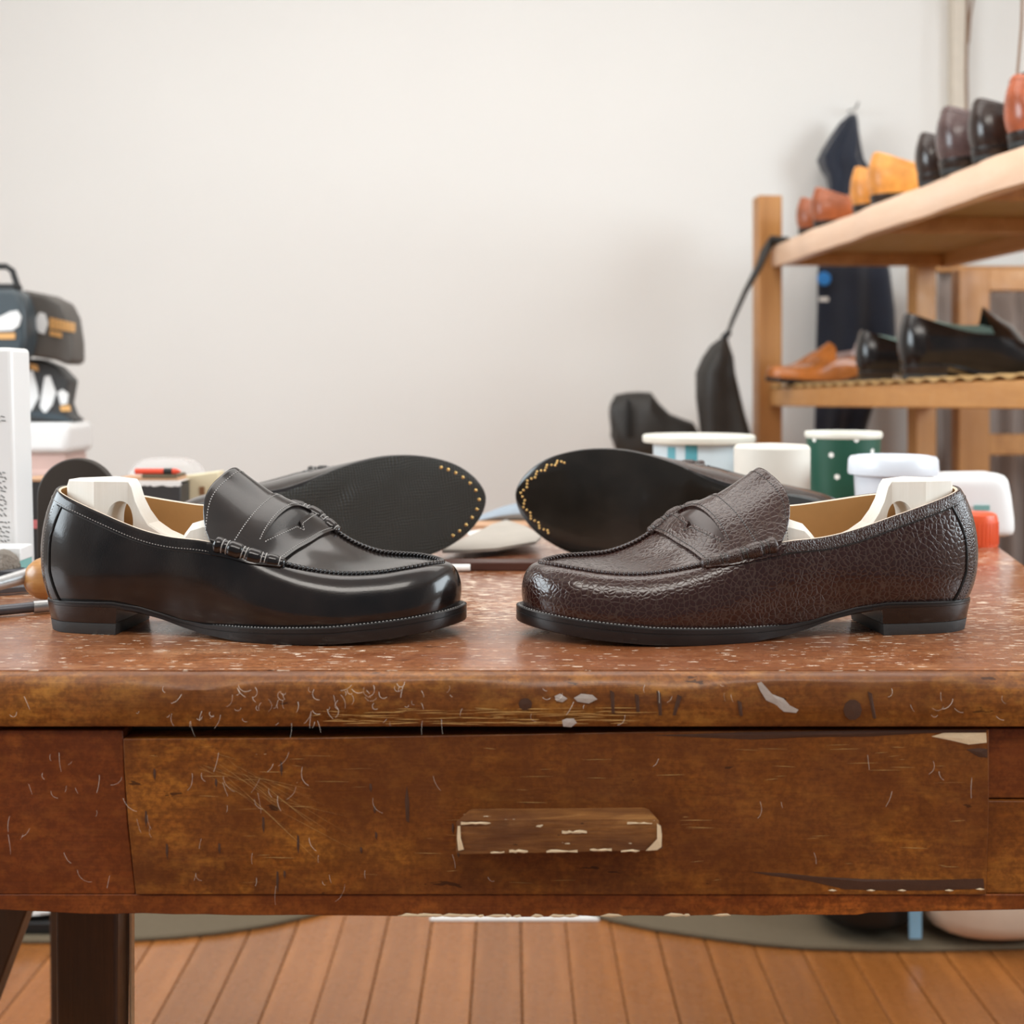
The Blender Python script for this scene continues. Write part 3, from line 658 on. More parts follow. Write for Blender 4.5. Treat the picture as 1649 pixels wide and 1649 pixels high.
            for c in (0.14, 0.20, 0.42, 0.47, 0.69, 0.74, 0.92):
                i = int(c*m_); ctr = Vector(pts[i]); tg = (Vector(pts[i+1])-Vector(pts[i-1])).normalized()
                ux = tg.cross(Vector((0, 0, 1))).normalized(); vx = tg.cross(ux); rr = (6.0-1.1*c)*0.84/1000
                b.tube([ctr+(ux*math.cos(a*PI/10)+vx*math.sin(a*PI/10))*rr for a in range(20)], 0.00045, 5, closed=True)
            bd(b, 'roll_thread', stitch)
            # flap under the roll
            R = []
            for k in range(31):
                t = k/30; u = (6.2 if nm_side == 0 else 23.8)+((9.1-6.2) if nm_side == 0 else (20.9-23.8))*t
                Lw = np.linalg.norm(wall(u, 1)-wall(u, 0.7))+1e-6; wd = 9.0*(1-t*0.35)*min(1, t*9+0.5); h0 = max(0.05, 1-0.3*wd/Lw)
                R.append([S(wall(u, h0)+walln(u, h0)*0.05), S(wall(u, h0+.01)+walln(u, h0)*1.7), S(wall(u, (h0+1)/2)+walln(u, (h0+1)/2)*1.8), S(wall(u, 1.0)+walln(u, .97)*1.2)])
            b = MB(); b.grid(R); bd(b, 'roll_flap', upper, angle=40)
    if not lite or style == 'loafer':
        # braided apron seam
        b = MB(); m_ = 150 if lite else 460; ua, ub = 9.0, 21.0; L_ = 0; prev = None; st_ = [[], []]
        for k in range(m_+1):
            u = ua+(ub-ua)*k/m_; p = wall(u, 1.0); p = p+A((0, 0, 0.7))
            if prev is not None: L_ += np.linalg.norm(p-prev)
            prev = p
            d = wall(u+.03, 1)-wall(u-.03, 1); d /= np.linalg.norm(d)+1e-9; s_ = np.cross(d, A((0, 0, 1.))); s_ /= np.linalg.norm(s_)+1e-9; up_ = np.cross(s_, d)
            for q in (0, 1):
                ph = L_/6.2*2*PI+q*PI; st_[q].append(S(p+(s_*math.cos(ph)*1.3+up_*math.sin(ph)*0.9)))
        for q in (0, 1): b.tube(st_[q], 0.00125, 6)
        bd(b, 'braided_seam', 'brown_smooth' if upper == 'brown' else upper, angle=180)
    if backstrip:
        b = MB(); R = []
        for i in range(25):
            h = i/24*0.90; wd = np.interp(h, [0, .3, .6, .9], [1.75, 1.45, 1.40, 1.60]); R.append([S(wall(u*wd, h)+walln(u*wd, h)*(0.9 if abs(u) < .95 else 0.0)) for u in np.linspace(-1, 1, 15)])
        b.grid(R); bd(b, 'back_strip', 'brown_fine' if upper == 'brown' else upper, angle=60)
        b = MB()
        for sg in (-1, 1):
            b.tube([S(wall(sg*1.04*np.interp(h, [0, .3, .6, .9], [1.75, 1.45, 1.40, 1.60]), h)+walln(sg*.8, h)*0.35) for h in np.linspace(0, .9, 24)], 0.0009, 6)
        # piping under the collar binding
        pts = []
        for u in us:
            Lw = np.linalg.norm(wall(u, 1)-wall(u, 0.6))+1e-6; hd = 1-0.4*8.6/Lw; pts.append(S(wall(u, hd)+walln(u, hd)*0.15))
        b.tube(pts, 0.0006, 6)
        bd(b, 'black_piping', 'piping')
        b = MB(); c = wall(0, .50)+walln(0, .50)*1.6; R = [[(S(c)[0]+0.0016*math.sin(t)*math.cos(a), S(c)[1]+0.004*math.sin(t)*math.sin(a), S(c)[2]+0.0022*math.cos(t)) for t in np.linspace(0.01, PI-.01, 8)] for a in np.linspace(0, 2*PI, 13)[:-1]]
        b.grid(R, closeu=True); bd(b, 'heel_knot', upper)
    if not lite:
        b = MB()
        def dash(fn, n_, step, ln=1.5, r=0.45):
            pts = [fn(t) for t in np.linspace(0, 1, n_)]; acc = [0]
            for k in range(1, n_): acc.append(acc[-1]+np.linalg.norm(pts[k]-pts[k-1]))
            d = 0
            X = A(pts)
            while d+ln < acc[-1]:
                a = A([np.interp(d, acc, X[:, c]) for c in range(3)]); e = A([np.interp(d+ln, acc, X[:, c]) for c in range(3)])
                m2 = (a+e)/2; dz = A((0, 0, 0)); b.tube([S(a), S(m2), S(e)], [r*.5/1000, r/1000, r*.5/1000], 5); d += step
        if style == 'loafer':
            dash(lambda t: plug(6.09+0.04*math.sin(PI*t), -0.98+1.96*t)+plugn(6.1, -0.98+1.96*t)*1.45, 90, 2.4, 1.3)
            dash(lambda t: plug(7.10, -0.97+1.94*t)+plugn(7.1, -0.97+1.94*t)*2.65, 90, 2.2, 1.35)
            dash(lambda t: plug(8.93, -0.97+1.94*t)+plugn(8.93, -0.97+1.94*t)*2.65, 90, 2.2, 1.35)
            dash(lambda t: plug(sm(-0.7+1.6*t)[0]-0.11, -0.7+1.6*t)+plugn(7.8, -0.7+1.6*t)*2.65, 120, 2.2, 1.35)
            dash(lambda t: plug(sm(-0.7+1.6*t)[1]+0.11, -0.7+1.6*t)+plugn(8.3, -0.7+1.6*t)*2.65, 160, 2.2, 1.35)
        def col(t):
            u = -6.4+12.8*t; Lw = np.linalg.norm(wall(u, 1)-wall(u, 0.6))+1e-6; hd = 1-0.4*6.9/Lw; return wall(u, hd)+walln(u, hd)*1.05
        dash(col, 260, 2.3, 1.3, 0.32)
        for sg in (-1, 1): dash(lambda t: wall(sg*.82*float(np.interp(.02+.86*t, [0, .3, .6, .9], [1.75, 1.45, 1.40, 1.60])), .02+.86*t)+walln(sg*.7, .02+.86*t)*1.05, 40, 2.3, 1.3, 0.24)
        o = bd(b, 'stitching', stitch); o['kind'] = 'stuff'
        b = MB(); wl = out_loop(400, 2.0); wl = [p for p in wl if p[0] > 118]
        wl = sorted(wl, key=lambda p: math.atan2(p[1], p[0]-120.0+60))
        X = [A((p[0], p[1], zw(p[0])+.15)) for p in wl]
        dash(lambda t: X[min(len(X)-1, int(t*(len(X)-1)))], len(X), 2.6, 1.5, 0.42)
        o = bd(b, 'welt_stitching', 'thread'); o['kind'] = 'stuff'
    if nails:
        lp = out_loop(720, 7.5)
        if nails == 1: sel = [(lp[i], 0) for i in []]
        ang = []
        for p in lp:
            a = math.degrees(math.atan2(p[1], p[0]-238)); ang.append(a)
        def at_ang(a): return lp[min(range(720), key=lambda k: abs(ang[k]-a))]
        if nails == 1: ps = [at_ang(a) for a in np.linspace(-50, 44, 12)]
        else:
            ps = []
            for k, a in enumerate(np.linspace(-52, 42, 34)):
                p = at_ang(a).copy(); s_ = 3.6*abs(((k/2) % 2)-1); c = A((238., 0)); d = (c-p)/np.hypot(*(c-p)); ps.append(p-d*2.0+d*s_)
        proto = None
        for p in ps:
            r = 1.5 if nails == 1 else 1.05
            if proto is None:
                b = MB(); b.lathe([(0, -0.0006), (r*.6/1000, -0.00055), (r/1000, -0.0002), (r/1000, 0.0005), (0, 0.0005)], n=10)
                proto = b.build('brass_nail', M['brass'], T); o = proto
            else: o = proto.copy(); COL.objects.link(o); o.parent = T
            o.location = (mx*p[0]*sx/1000, p[1]/1000, (zbot(p[0])-.15)/1000)
    if style == 'loafer': T['group'] = 'penny loafers on the bench'
    return T
out_loop_in = {n: list(zip(out_loop(n, 4.0), out_loop(n, 9.0))) for n in (140, 260)}
def Rz(a): return Matrix.Rotation(math.radians(a), 4, 'Z')
def Ry(a): return Matrix.Rotation(math.radians(a), 4, 'Y')
def Rx(a): return Matrix.Rotation(math.radians(a), 4, 'X')
def Tr(*p): return Matrix.Translation(p)
mL = Tr(-0.342, 0.925, TOP) @ Rz(-6)
mR = Tr(0.3388, 0.925, TOP) @ Rz(6)
SXR = 1.085
make_shoe('penny_loafer', 'polished black penny loafer standing upright at the left of the bench', mL, 1, 1.0, 'black', 'thread')
make_shoe('penny_loafer', 'dark brown pebble-grain penny loafer standing upright at the right of the bench', mR, -1, SXR, 'brown', 'thread_dark', warp=True)
mBL = Tr(-0.024, 1.245, TOP+0.0655) @ Rz(12) @ Ry(-6.3) @ Rx(-90) @ Tr(-0.311, 0, 0)
make_shoe('penny_loafer', 'black loafer lying on its side, showing a textured rubber sole with brass nails', mBL, 1, 1.0, 'black', 'thread', fore='grid', nails=1)
mBR = Tr(0.001, 1.245, TOP+0.0695) @ Rz(-12) @ Ry(6.3) @ Rx(-90) @ Matrix.Scale(1.06, 4) @ Tr(0.311*1.0, 0, 0)
make_shoe('penny_loafer', 'brown loafer lying on its side, showing a smooth glossy black sole', mBR, -1, 1.0, 'brown_smooth', 'thread_dark', fore='gloss_sole', nails=2)
def shoe_tree(label, mat, mx, sx, fx=1.0):
    T = thing('shoe_tree', label, 'shoe tree', mat=mat, group='wooden shoe trees in the upright loafers')
    stn = [(15, 106, 8), (17, 109.3, 10), (41, 109.8, 20), (62, 108.8, 9), (64.5, 105, 9), (67.5, 95, 9.5), (72, 86, 10), (78, 77.5, 11), (88, 71, 10.5), (100, 66, 10), (113, 63, 9)]
    b = MB(); R = []
    for x, zt, w_ in stn:
        R.append([(x*sx*mx/1000, y/1000, z/1000) for y, z in ((-w_, 46), (-w_, zt-1.2), (-w_+1.2, zt), (w_-1.2, zt), (w_, zt-1.2), (w_, 46))])
    b.grid(R, closev=True); n_ = len(b.v); b.f.append(tuple(range(6))); b.m.append(0); b.f.append(tuple(range(n_-6, n_))); b.m.append(0)
    o = b.build('heel_block', M['tree'], T, smooth=True, angle=18)
    c = MB(); R = []
    for y in (-0.03, 0.03): R.append([(mx*sx*(57+9*math.cos(a))/1000, y, (78+16*math.sin(a))/1000) for a in np.linspace(0, 2*PI, 33)[:-1]])
    c.grid(R, closev=True); c.f.append(tuple(range(32))); c.m.append(0); c.f.append(tuple(range(32, 64))); c.m.append(0)
    cut = c.build('cutter', M['tree'], T)
    bo = o.modifiers.new('hole', 'BOOLEAN'); bo.operation = 'DIFFERENCE'; bo.object = cut; bo.solver = 'EXACT'
    bpy.context.view_layer.update()
    ev = o.evaluated_get(bpy.context.evaluated_depsgraph_get()); me = bpy.data.meshes.new_from_object(ev)
    o.modifiers.clear(); o.data = me; bpy.data.objects.remove(cut)
    me.set_sharp_from_angle(angle=math.radians(18))
    b = MB(); R = []
    for x, zt, zb_, w_ in ((103, 66, 50, 16), (108, 72, 50, 20), (114, 79, 50, 22), (124, 82, 48, 23), (138, 80, 46, 22)):
        R.append([(x*fx*mx/1000, y/1000, z/1000) for y, z in ((-w_, zb_), (-w_, zt-5), (-w_+5, zt), (w_-5, zt), (w_, zt-5), (w_, zb_))])
    b.grid(R, closev=True); n_ = len(b.v); b.f.append(tuple(range(6))); b.m.append(0); b.f.append(tuple(range(n_-6, n_))); b.m.append(0)
    b.build('fore_block', M['tree'], T, angle=30)
    b = MB(); b.box((min(mx*.10*sx, mx*.12*fx), -0.004, 0.050), (max(mx*.10*sx, mx*.12*fx), 0.004, 0.056)); b.build('slat', M['tree'], T)
shoe_tree('pale wooden shoe tree with oval finger hole inside the upright black loafer', mL, 1, 1.0)
shoe_tree('pale wooden shoe tree with oval finger hole inside the upright brown loafer', mR, -1, 1.0, 1.16)
#MORE
# ------------------------------------------------------------------ things on the bench, behind the loafers
def part(mb, nm, m, parent, **kw): return mb.build(nm, M[m] if isinstance(m, str) else m, parent, **kw)
def at(px, Y, z=TOP): return Vector(((px-824.5)*Y/F, Y, z))
def lathe_part(nm, m, parent, prof, n=40, **kw):
    b = MB(); b.lathe(prof, n=n); return part(b, nm, m, parent, **kw)
T = thing('paint_tin', 'pale blue and white round tin with an overhanging ivory lid, left of the cream roll', 'tin', at(1125, 1.62))
lathe_part('body', 'tin', T, [(0, 0), (.058, 0), (.059, .002), (.059, .104), (0, .104)])
lathe_part('lid', 'lidcream', T, [(0, .104), (.0715, .104), (.073, .106), (.073, .112), (.071, .114), (.065, .113), (0, .113)])
for nm, m, a0, a1, z0, z1 in (('label', 'teal', -115, -100, .05, .103), ('label', 'tinblue', -50, -38, .045, .10), ('label', 'teal', -38, -30, .045, .10), ('label', 'teal', -140, -128, .06, .10), ('label', 'piping', -28, -16, .02, .105)):
    b = MB(); b.grid([[(.0593*math.cos(math.radians(a)), .0593*math.sin(math.radians(a)), z) for z in (z0, z1)] for a in np.linspace(a0, a1, 8)]); part(b, nm, m, T)
T = thing('cream_roll', 'cream cylindrical roll standing between the pale tin and the green cup', 'roll', at(1243, 1.42))
lathe_part('roll_body', 'cream', T, [(.008, .109), (.008, .02), (.0, .02), (0, 0), (.042, 0), (.043, .002), (.043, .107), (.040, .1105), (.012, .112), (.008, .109)])
T = thing('polka_dot_cup', 'dark green paper cup with white dots and a cream rim', 'cup', at(1358, 1.56))
lathe_part('cup_wall', 'green', T, [(0, 0), (.039, 0), (.040, .002), (.0458, .114), (.0438, .114), (.038, .004), (0, .004)])
b = MB(); R = [[((.0455+.0022*math.cos(a))*math.cos(t), (.0455+.0022*math.cos(a))*math.sin(t), .1165+.0045*math.sin(a)) for a in np.linspace(0, 2*PI, 11)[:-1]] for t in np.linspace(0, 2*PI, 49)[:-1]]
b.grid(R, closeu=True, closev=True); part(b, 'rim', 'lidcream', T)
pr = None
for px, py in ((1304, 709), (1363, 708), (1325, 733), (1357, 751), (1412, 703), (1333, 768), (1392, 727), (1386, 762)):
    u = (px-1358)/60; u = max(-.96, min(.96, u)); a = -PI/2+math.asin(u); z = CZ-(py-620)*1.52/F-TOP; r = .040+.0058*z/.114+.0004
    b = MB(); c = Vector((r*math.cos(a), r*math.sin(a), z)); t1 = Vector((-math.sin(a), math.cos(a), 0)); t2 = Vector((0.05*math.cos(a), .05*math.sin(a), 1))
    b.add([c]+[c+(t1*math.cos(q)+t2*math.sin(q))*(.0040 if k % 2 else .0028) for k, q in enumerate(np.linspace(0, 2*PI, 13)[:-1])], [(0, k+1, (k+1) % 12+1) for k in range(12)]); part(b, 'dot', 'dot', T)
T = thing('plastic_tub', 'translucent white plastic tub with snap-on lid, right of the green cup', 'tub', at(1438, 1.38))
lathe_part('tub_body', 'tub', T, [(0, 0), (.037, 0), (.038, .002), (.0425, .084), (.041, .084), (0, .083)])
lathe_part('lid', 'tub', T, [(0, .0835), (.044, .0835), (.0485, .080), (.049, .083), (.0482, .096), (.046, .0995), (.040, .1005), (.038, .098), (0, .098)])
T = thing('soft_pack', 'white soft plastic pack slumped at the right rear of the bench behind the red jar', 'pack', at(1558, 1.47))
b = MB(); R = []
for i in range(9):
    z = .077*i/8; k = 1-0.16*(i/8)**2-.1*(i == 8); R.append([((.049*k*abs(math.cos(a))**.5*(1 if math.cos(a) > 0 else -1))+.001*random.uniform(-1, 1), .036*k*abs(math.sin(a))**.5*(1 if math.sin(a) > 0 else -1), z+.0015*random.uniform(-1, 1)*(i > 0)) for a in np.linspace(0, 2*PI, 25)[:-1]])
b.grid(R, closev=True); nb_ = len(b.v); b.f.append(tuple(range(24))); b.m.append(0); b.f.append(tuple(range(nb_-24, nb_))); b.m.append(0); part(b, 'pack_body', 'white', T, subd=1)
b = MB(); b.box((-.006, -.0375, .034), (.012, -.0362, .040)); part(b, 'print', 'tealbox', T)
T = thing('red_jar', 'small orange-red round jar near the right edge of the bench', 'jar', (0.5165, 1.385, TOP))
lathe_part('cap', 'red', T, [(0, 0), (.0235, 0), (.0240, .001), (.0242, .029), (.0225, .035), (.019, .037), (0, .0375)])
b = MB()
for k in range(36):
    a = 2*PI*k/36; c = Vector((.0242*math.cos(a), .0242*math.sin(a), 0)); b.tube([c+Vector((0, 0, .003)), c+Vector((0, 0, .027))], .0006, 4)
o = part(b, 'grip_ribs', 'red', T); o['kind'] = 'stuff'
# between the soles
T = thing('wood_batten', 'dark brown flat wooden batten lying between the two fallen loafers', 'batten', (0.005, 1.205, TOP))
b = MB(); b.box((-.075, -.012, 0), (.078, .012, .0085)); part(b, 'slat_body', 'darkboard', T, bevel=.001)
T = thing('scribing_knife', 'small dark knife with a pale metal ferrule, left of the dark batten', 'knife', (-.074, 1.188, TOP+.004))
b = MB(); b.tube([(-.020, 0, 0), (.012, 0, 0)], .004, 10); part(b, 'grip', 'piping', T)
b = MB(); b.tube([(.012, 0, 0), (.034, 0, 0)], .0035, 10); part(b, 'ferrule', 'paper', T)
def sheet(name, label, cat, m, pts, th=.002, lift=None, z0=0.0):
    T_ = MB(); n = len(pts); W = [at(px, 357.5/(py-620)) for px, py in pts]; c = sum(W, Vector())/n
    R = []
    for k in (0, .35, .7, 1):
        R.append([(c.x+(w_.x-c.x)*k, c.y+(w_.y-c.y)*k, TOP+z0+(lift(c.x+(w_.x-c.x)*k, c.y+(w_.y-c.y)*k, k) if lift else 0)) for w_ in W])
    T_.grid(R, closev=True); v = list(T_.v); f = list(T_.f); nv_ = len(v); T_.v = v+[(x, y, z+th) for x, y, z in v]; T_.f = [tuple(reversed(q)) for q in f]+[tuple(i+nv_ for i in q) for q in f]
    m_ = n*3; T_.f += [(m_+i, m_+(i+1) % n, nv_+m_+(i+1) % n, nv_+m_+i) for i in range(n)]; T_.m = [0]*len(T_.f)
    o = T_.build(name, M[m], fix=True); return tag(o, label, cat)
sheet('suede_sheet', 'grey-beige suede offcut curling up beside the fallen brown loafer', 'leather', 'greyleather', [(712, 900), (742, 882), (770, 868), (792, 856), (815, 850), (850, 866), (872, 884), (862, 892), (800, 897), (750, 900)], .003, lambda x, y, k: .006+.012*max(0, x+.02)*8*(k > .5))
sheet('paper_slip', 'small white paper slip on the bench between the fallen soles', 'paper', 'paper', [(752, 858), (775, 854), (812, 853), (806, 862), (790, 871), (765, 873)], .0012)
sheet('tan_hide', 'tan leather hide lying flat at the rear of the bench', 'leather', 'kraft', [(735, 850), (765, 838), (830, 836), (900, 838), (900, 849), (830, 851)], .003)
T = thing('cloth_bundle', 'blue-grey folded cloth at the far rear edge of the bench', 'cloth', (-.012, 1.63, TOP))
b = MB(); R = []
for i in range(13):
    t = i/12; h = .004+.020*math.sin(PI*min(1, t*.75)); R.append([(-.035+.10*t, .022*math.cos(a), h*.5+h*.5*math.sin(a)+.0006) for a in np.linspace(0, 2*PI, 13)[:-1]])
b.grid(R, closev=True); part(b, 'fold', plain('blue_grey_cloth', (0.30, 0.35, 0.40), 0.9), T)
# left of the bench
T = thing('bottle_carton', 'tall white carton with small black print at the left edge of the bench', 'carton', at(0, 1.15))
b = MB(); b.hexa([(-.035, 0, 0), (.016, 0, 0), (.016, .045, 0), (-.035, .045, 0)], [(-.035, 0, .2135), (.0105, 0, .2135), (.0105, .045, .2135), (-.035, .045, .2135)]); part(b, 'carton_body', 'white', T, bevel=.004, seg=3)
b = MB(); random.seed(3)
for z0, z1, x0_, x1_ in ((.058, .098, -.012, .006), (.028, .052, -.004, .009), (.142, .150, -.01, .006)):
    z = z1
    while z > z0:
        x = x0_
        while x < x1_-.001:
            l = random.uniform(.0015, .005); b.tube([(x, -.0003, z), (min(x1_, x+l), -.0003, z-random.uniform(0, .003))], .0004, 4); x += l+.001
        z -= .0042
o = part(b, 'print', 'ink', T); o['kind'] = 'stuff'
T = thing('teal_box', 'small teal box at the foot of the white carton', 'box', at(18, 1.115))
b = MB(); b.box((-.022, -.010, 0), (.012, .018, .030)); part(b, 'box_body', 'tealbox', T, bevel=.001)
b = MB(); b.box((-.021, -.0105, .022), (.0125, .0185, .034)); part(b, 'lid', 'white', T, bevel=.001)
T = thing('black_tool_box', 'black cardboard box with a pink stripe beside the white carton', 'box', at(95, 1.27))
b = MB(); b.box((-.039, 0, 0), (.030, .045, .080)); part(b, 'box_body', 'blackplastic', T, bevel=.0015)
b = MB(); b.box((-.0396, -.0006, .032), (.0306, .0456, .041)); part(b, 'stripe', 'pink', T)
b = MB(); b.box((-.040, -.001, .0795), (.031, .046, .083)); part(b, 'rim', 'kraft', T, bevel=.0008)
T = thing('leather_arch', 'dark brown arch-topped leather heel blank standing behind the black loafer', 'leather', at(122, 1.22))
b = MB(); w_ = .0385; b.prism([(-w_, 0), (w_, 0)]+[(w_*math.cos(a), .068+w_*math.sin(a)) for a in np.linspace(0, PI, 30)], 0, .012)
part(b, 'blank', plain('dark_brown_leather_board', (0.030, 0.022, 0.016), .6, .2, 20, .1), T, bevel=.0015)
T = thing('worn_black_box', 'low black box with a worn whitish top edge, left of the cream card', 'box', at(236, 1.46))
b = MB(); b.box((-.045, 0, 0), (.040, .06, .062)); part(b, 'box_body', 'blackplastic', T, bevel=.001)
b = MB(); R = []
for i in range(25): x = -.046+.087*i/24; R.append([(x, -.001, .060+random.uniform(-.0012, .0012)), (x, -.001, .0655), (x, .061, .0655), (x, .061, .060)])
b.grid(R); part(b, 'worn_lid', 'whitecloth', T)
T = thing('hide_stack', 'tan and olive leather pieces stacked on the worn black box', 'leather', at(236, 1.46, TOP+.0655))
b = MB(); b.box((-.036, .008, 0), (.036, .05, .004)); part(b, 'hide', 'kraft', T, bevel=.001)
b = MB(); b.box((-.008, .006, .004), (.034, .048, .0075)); part(b, 'hide', 'felt', T, bevel=.001)
T = thing('red_marker', 'red marker pen with a black band lying on the leather pieces', 'pen', at(256, 1.47, TOP+.0765))
b = MB(); b.tube([(-.028, 0, 0), (.020, 0, 0)], .0036, 12); part(b, 'barrel', 'redpen', T)
b = MB(); b.tube([(.006, 0, 0), (.016, 0, 0)], .0038, 12); part(b, 'band', 'piping', T)
b = MB(); b.tube([(.020, 0, 0), (.026, 0, 0)], [.0034, .0008], 12); part(b, 'tip', 'redpen', T)
T = thing('clear_dome', 'crumpled clear plastic wrap at the rear behind the red marker', 'plastic', at(268, 1.56))
b = MB(); R = []
for i in range(10):
    f_ = i/9; R.append([((.060*math.cos(f_*PI/2)**.5+.002*math.sin(7*a))*math.cos(a), .04*math.cos(f_*PI/2)**.5*math.sin(a), .088*math.sin(f_*PI/2)+.0005) for a in np.linspace(0, 2*PI, 33)[:-1]])
b.grid(R, closev=True); part(b, 'wrap', 'clear', T)
T = thing('cream_card_box', 'small cream card box with a brown square, behind the black loafer tongue', 'box', at(321, 1.50))
b = MB(); b.hexa([(-.022, 0, 0), (.023, 0, 0), (.023, .03, 0), (-.022, .03, 0)], [(-.023, 0, .068), (.023, 0, .074), (.023, .03, .074), (-.023, .03, .068)]); part(b, 'box_body', 'card', T, bevel=.001)
b = MB(); b.box((.000, -.0006, .046), (.0065, 0.001, .056)); part(b, 'print', 'brownprint', T)
# tools, lower left
T = thing('wooden_knob_awl', 'awl with a round amber wooden knob and pale steel shaft, left of the black loafer', 'awl', at(76, 1.03, TOP+.0185))
b = MB(); R = []
for i in range(15):
    t = PI*i/14; R.append([(-.019*math.cos(t), .0175*math.sin(t)*math.cos(a), .0178*math.sin(t)*math.sin(a)) for a in np.linspace(0, 2*PI, 25)[:-1]])
b.grid(R, closev=True); k_ = part(b, 'knob', 'knob', T)
b = MB(); b.tube([(-.014, -.002, .003), (-.040, -.03, -.003), (-.075, -.075, -.009)], [.0065, .0052, .0042], 12); part(b, 'shaft', 'steel', T)
T = thing('round_brush', 'slim dark-handled brush with a cream tip below the knob awl', 'brush', at(30, .965, TOP+.0055))
b = MB(); b.tube([(-.035, -.020, -.001), (.010, .004, 0)], .0042, 10); part(b, 'handle', 'darksteel', T)
b = MB(); b.tube([(.010, .004, 0), (.020, .0095, 0)], .005, 10); part(b, 'ferrule', 'steel', T)
b = MB(); b.tube([(.020, .0095, 0), (.029, .0145, 0)], [.005, .0035], 10); part(b, 'bristles', 'lidcream', T)
T = thing('rasp', 'flat dark steel rasp lying in the heap at the left', 'file', at(5, 1.06, TOP+.002))
b = MB(); b.hexa([(-.04, -.03, 0), (.030, .006, 0), (.026, .016, 0), (-.04, -.016, 0)], [(-.04, -.03, .005), (.030, .006, .005), (.026, .016, .005), (-.04, -.016, .005)]); part(b, 'blade', 'darksteel', T, bevel=.0008)
T = thing('pliers', 'grey steel lasting pliers under the brown stone', 'pliers', at(28, 1.085, TOP+.004))
b = MB(); b.tube([(-.04, -.01, .002), (-.01, 0, .002), (.014, .004, .003), (.034, .012, .003)], [.004, .0045, .006, .003], 10); part(b, 'handle', 'steel', T)
b = MB(); b.tube([(-.04, .008, .002), (-.01, .004, .004), (.014, .004, .005), (.036, .004, .004)], [.004, .0045, .006, .003], 10); part(b, 'handle', 'steel', T)
b = MB(); b.hexa([(-.04, .0, .004), (.0, .004, .004), (.0, .02, .004), (-.04, .016, .004)], [(-.04, .0, .013), (.0, .004, .013), (.0, .02, .013), (-.04, .016, .013)]); part(b, 'jaw', 'darksteel', T, bevel=.002)
T = thing('pumice_stone', 'rough grey-brown stone on top of the tool heap by the white carton', 'stone', at(4, 1.10, TOP+.018))
b = MB(); R = []
for i in range(11):
    t = PI*i/10; R.append([(.016*math.cos(t)*-1+.001*random.uniform(-1, 1), (.012+.002*random.uniform(-1, 1))*math.sin(t)*math.cos(a), .0005+(.014+.002*random.uniform(-1, 1))*math.sin(t)*math.sin(a)) for a in np.linspace(0, 2*PI, 15)[:-1]])
b.grid(R, closev=True); part(b, 'stone_body', 'stone', T, angle=20)
# ------------------------------------------------------------------ cabinet and cases, far left
T = thing('drawer_cabinet', 'white and blush plastic drawer cabinet behind the bench at the left', 'cabinet', (-1.10, 2.32, 0))
b = MB(); b.box((-.28, 0, 0), (.265, .12, .80)); part(b, 'body', 'blush', T, bevel=.004)
b = MB(); b.box((-.29, -.01, .80), (.275, .13, .858)); part(b, 'top', 'white', T, bevel=.012, seg=3)
for z in (.55, .30, .06):
    b = MB(); b.box((-.25, -.012, z), (.24, 0, z+.22)); d_ = part(b, 'drawer', 'blush', T, bevel=.004); b = MB(); b.box((-.06, -.022, z+.15), (.08, -.012, z+.17)); part(b, 'handle', 'white', d_, bevel=.003)
def caseprism(nm, pts, Y0, Y1, m, parent, bv=.012):
    b = MB(); b.prism([(P(px, py, Y0).x-parent.location.x, P(px, py, Y0).z-parent.location.z) for px, py in pts], Y0-parent.location.y, Y1-parent.location.y); return part(b, nm, m, parent, bevel=bv, seg=3, angle=50)
def decal(pts, Y, m, parent, nm='print'):
    b = MB(); c = (sum(p[0] for p in pts)/len(pts), sum(p[1] for p in pts)/len(pts)); q = [P(px, py, Y)-parent.location for px, py in pts]; b.prism([(v.x, v.z) for v in q], Y-parent.location.y, Y-parent.location.y+.002); return part(b, nm, m, parent, smooth=False)
ZC = P(0, 681, 2.36).z
T = thing('lower_case', 'black case printed with white leaf shapes standing on the white cabinet', 'case', (-.95, 2.36, .8585))
o = caseprism('case_body', [(-60, 575), (60, 578), (88, 590), (110, 612), (103, 650), (110, 668), (122, 679), (-60, 679)], 2.36, 2.42, 'blackplastic', T, .006)
for pts in ([(33, 640), (40, 600), (52, 596), (60, 625), (62, 640), (50, 662), (44, 660)], [(66, 640), (72, 606), (80, 605), (90, 632), (84, 652), (72, 667), (64, 655)], [(92, 632), (100, 627), (110, 634), (108, 650), (98, 652)], [(31, 582), (38, 577), (47, 584), (44, 596), (34, 595)]):
    decal(pts, 2.3575, 'white', T)
decal([(96, 654), (112, 652), (114, 662), (98, 662)], 2.3575, 'orangeprint', T); decal([(48, 585), (60, 588), (62, 598), (48, 594)], 2.3575, 'orangeprint', T)
decal([(40, 666), (60, 662), (100, 668), (120, 680), (60, 672)], 2.3575, 'slate', T)
T = thing('grey_case', 'charcoal case with a white diamond and orange lettering, upper right of the stack', 'case', (-.95, 2.36, P(0, 577, 2.36).z))
o = caseprism('case_body', [(34, 466), (74, 474), (100, 487), (111, 510), (117, 550), (118, 582), (108, 588), (88, 580), (34, 572)], 2.34, 2.41, 'charcoal', T, .008)
decal([(54, 520), (63, 503), (72, 505), (77, 521), (71, 538), (62, 535)], 2.3375, 'white', T)
for k in range(7): decal([(80+k*6, 511+k*1.4), (84.5+k*6, 512+k*1.4), (84.5+k*6, 530+k*.9), (80+k*6, 529+k*.9)], 2.3375, 'orangeprint', T, 'letter')
for k in range(4): decal([(80+k*5, 532+k), (84+k*5, 533+k), (84+k*5, 541+k), (80+k*5, 540+k)], 2.3375, 'orangeprint', T, 'letter')
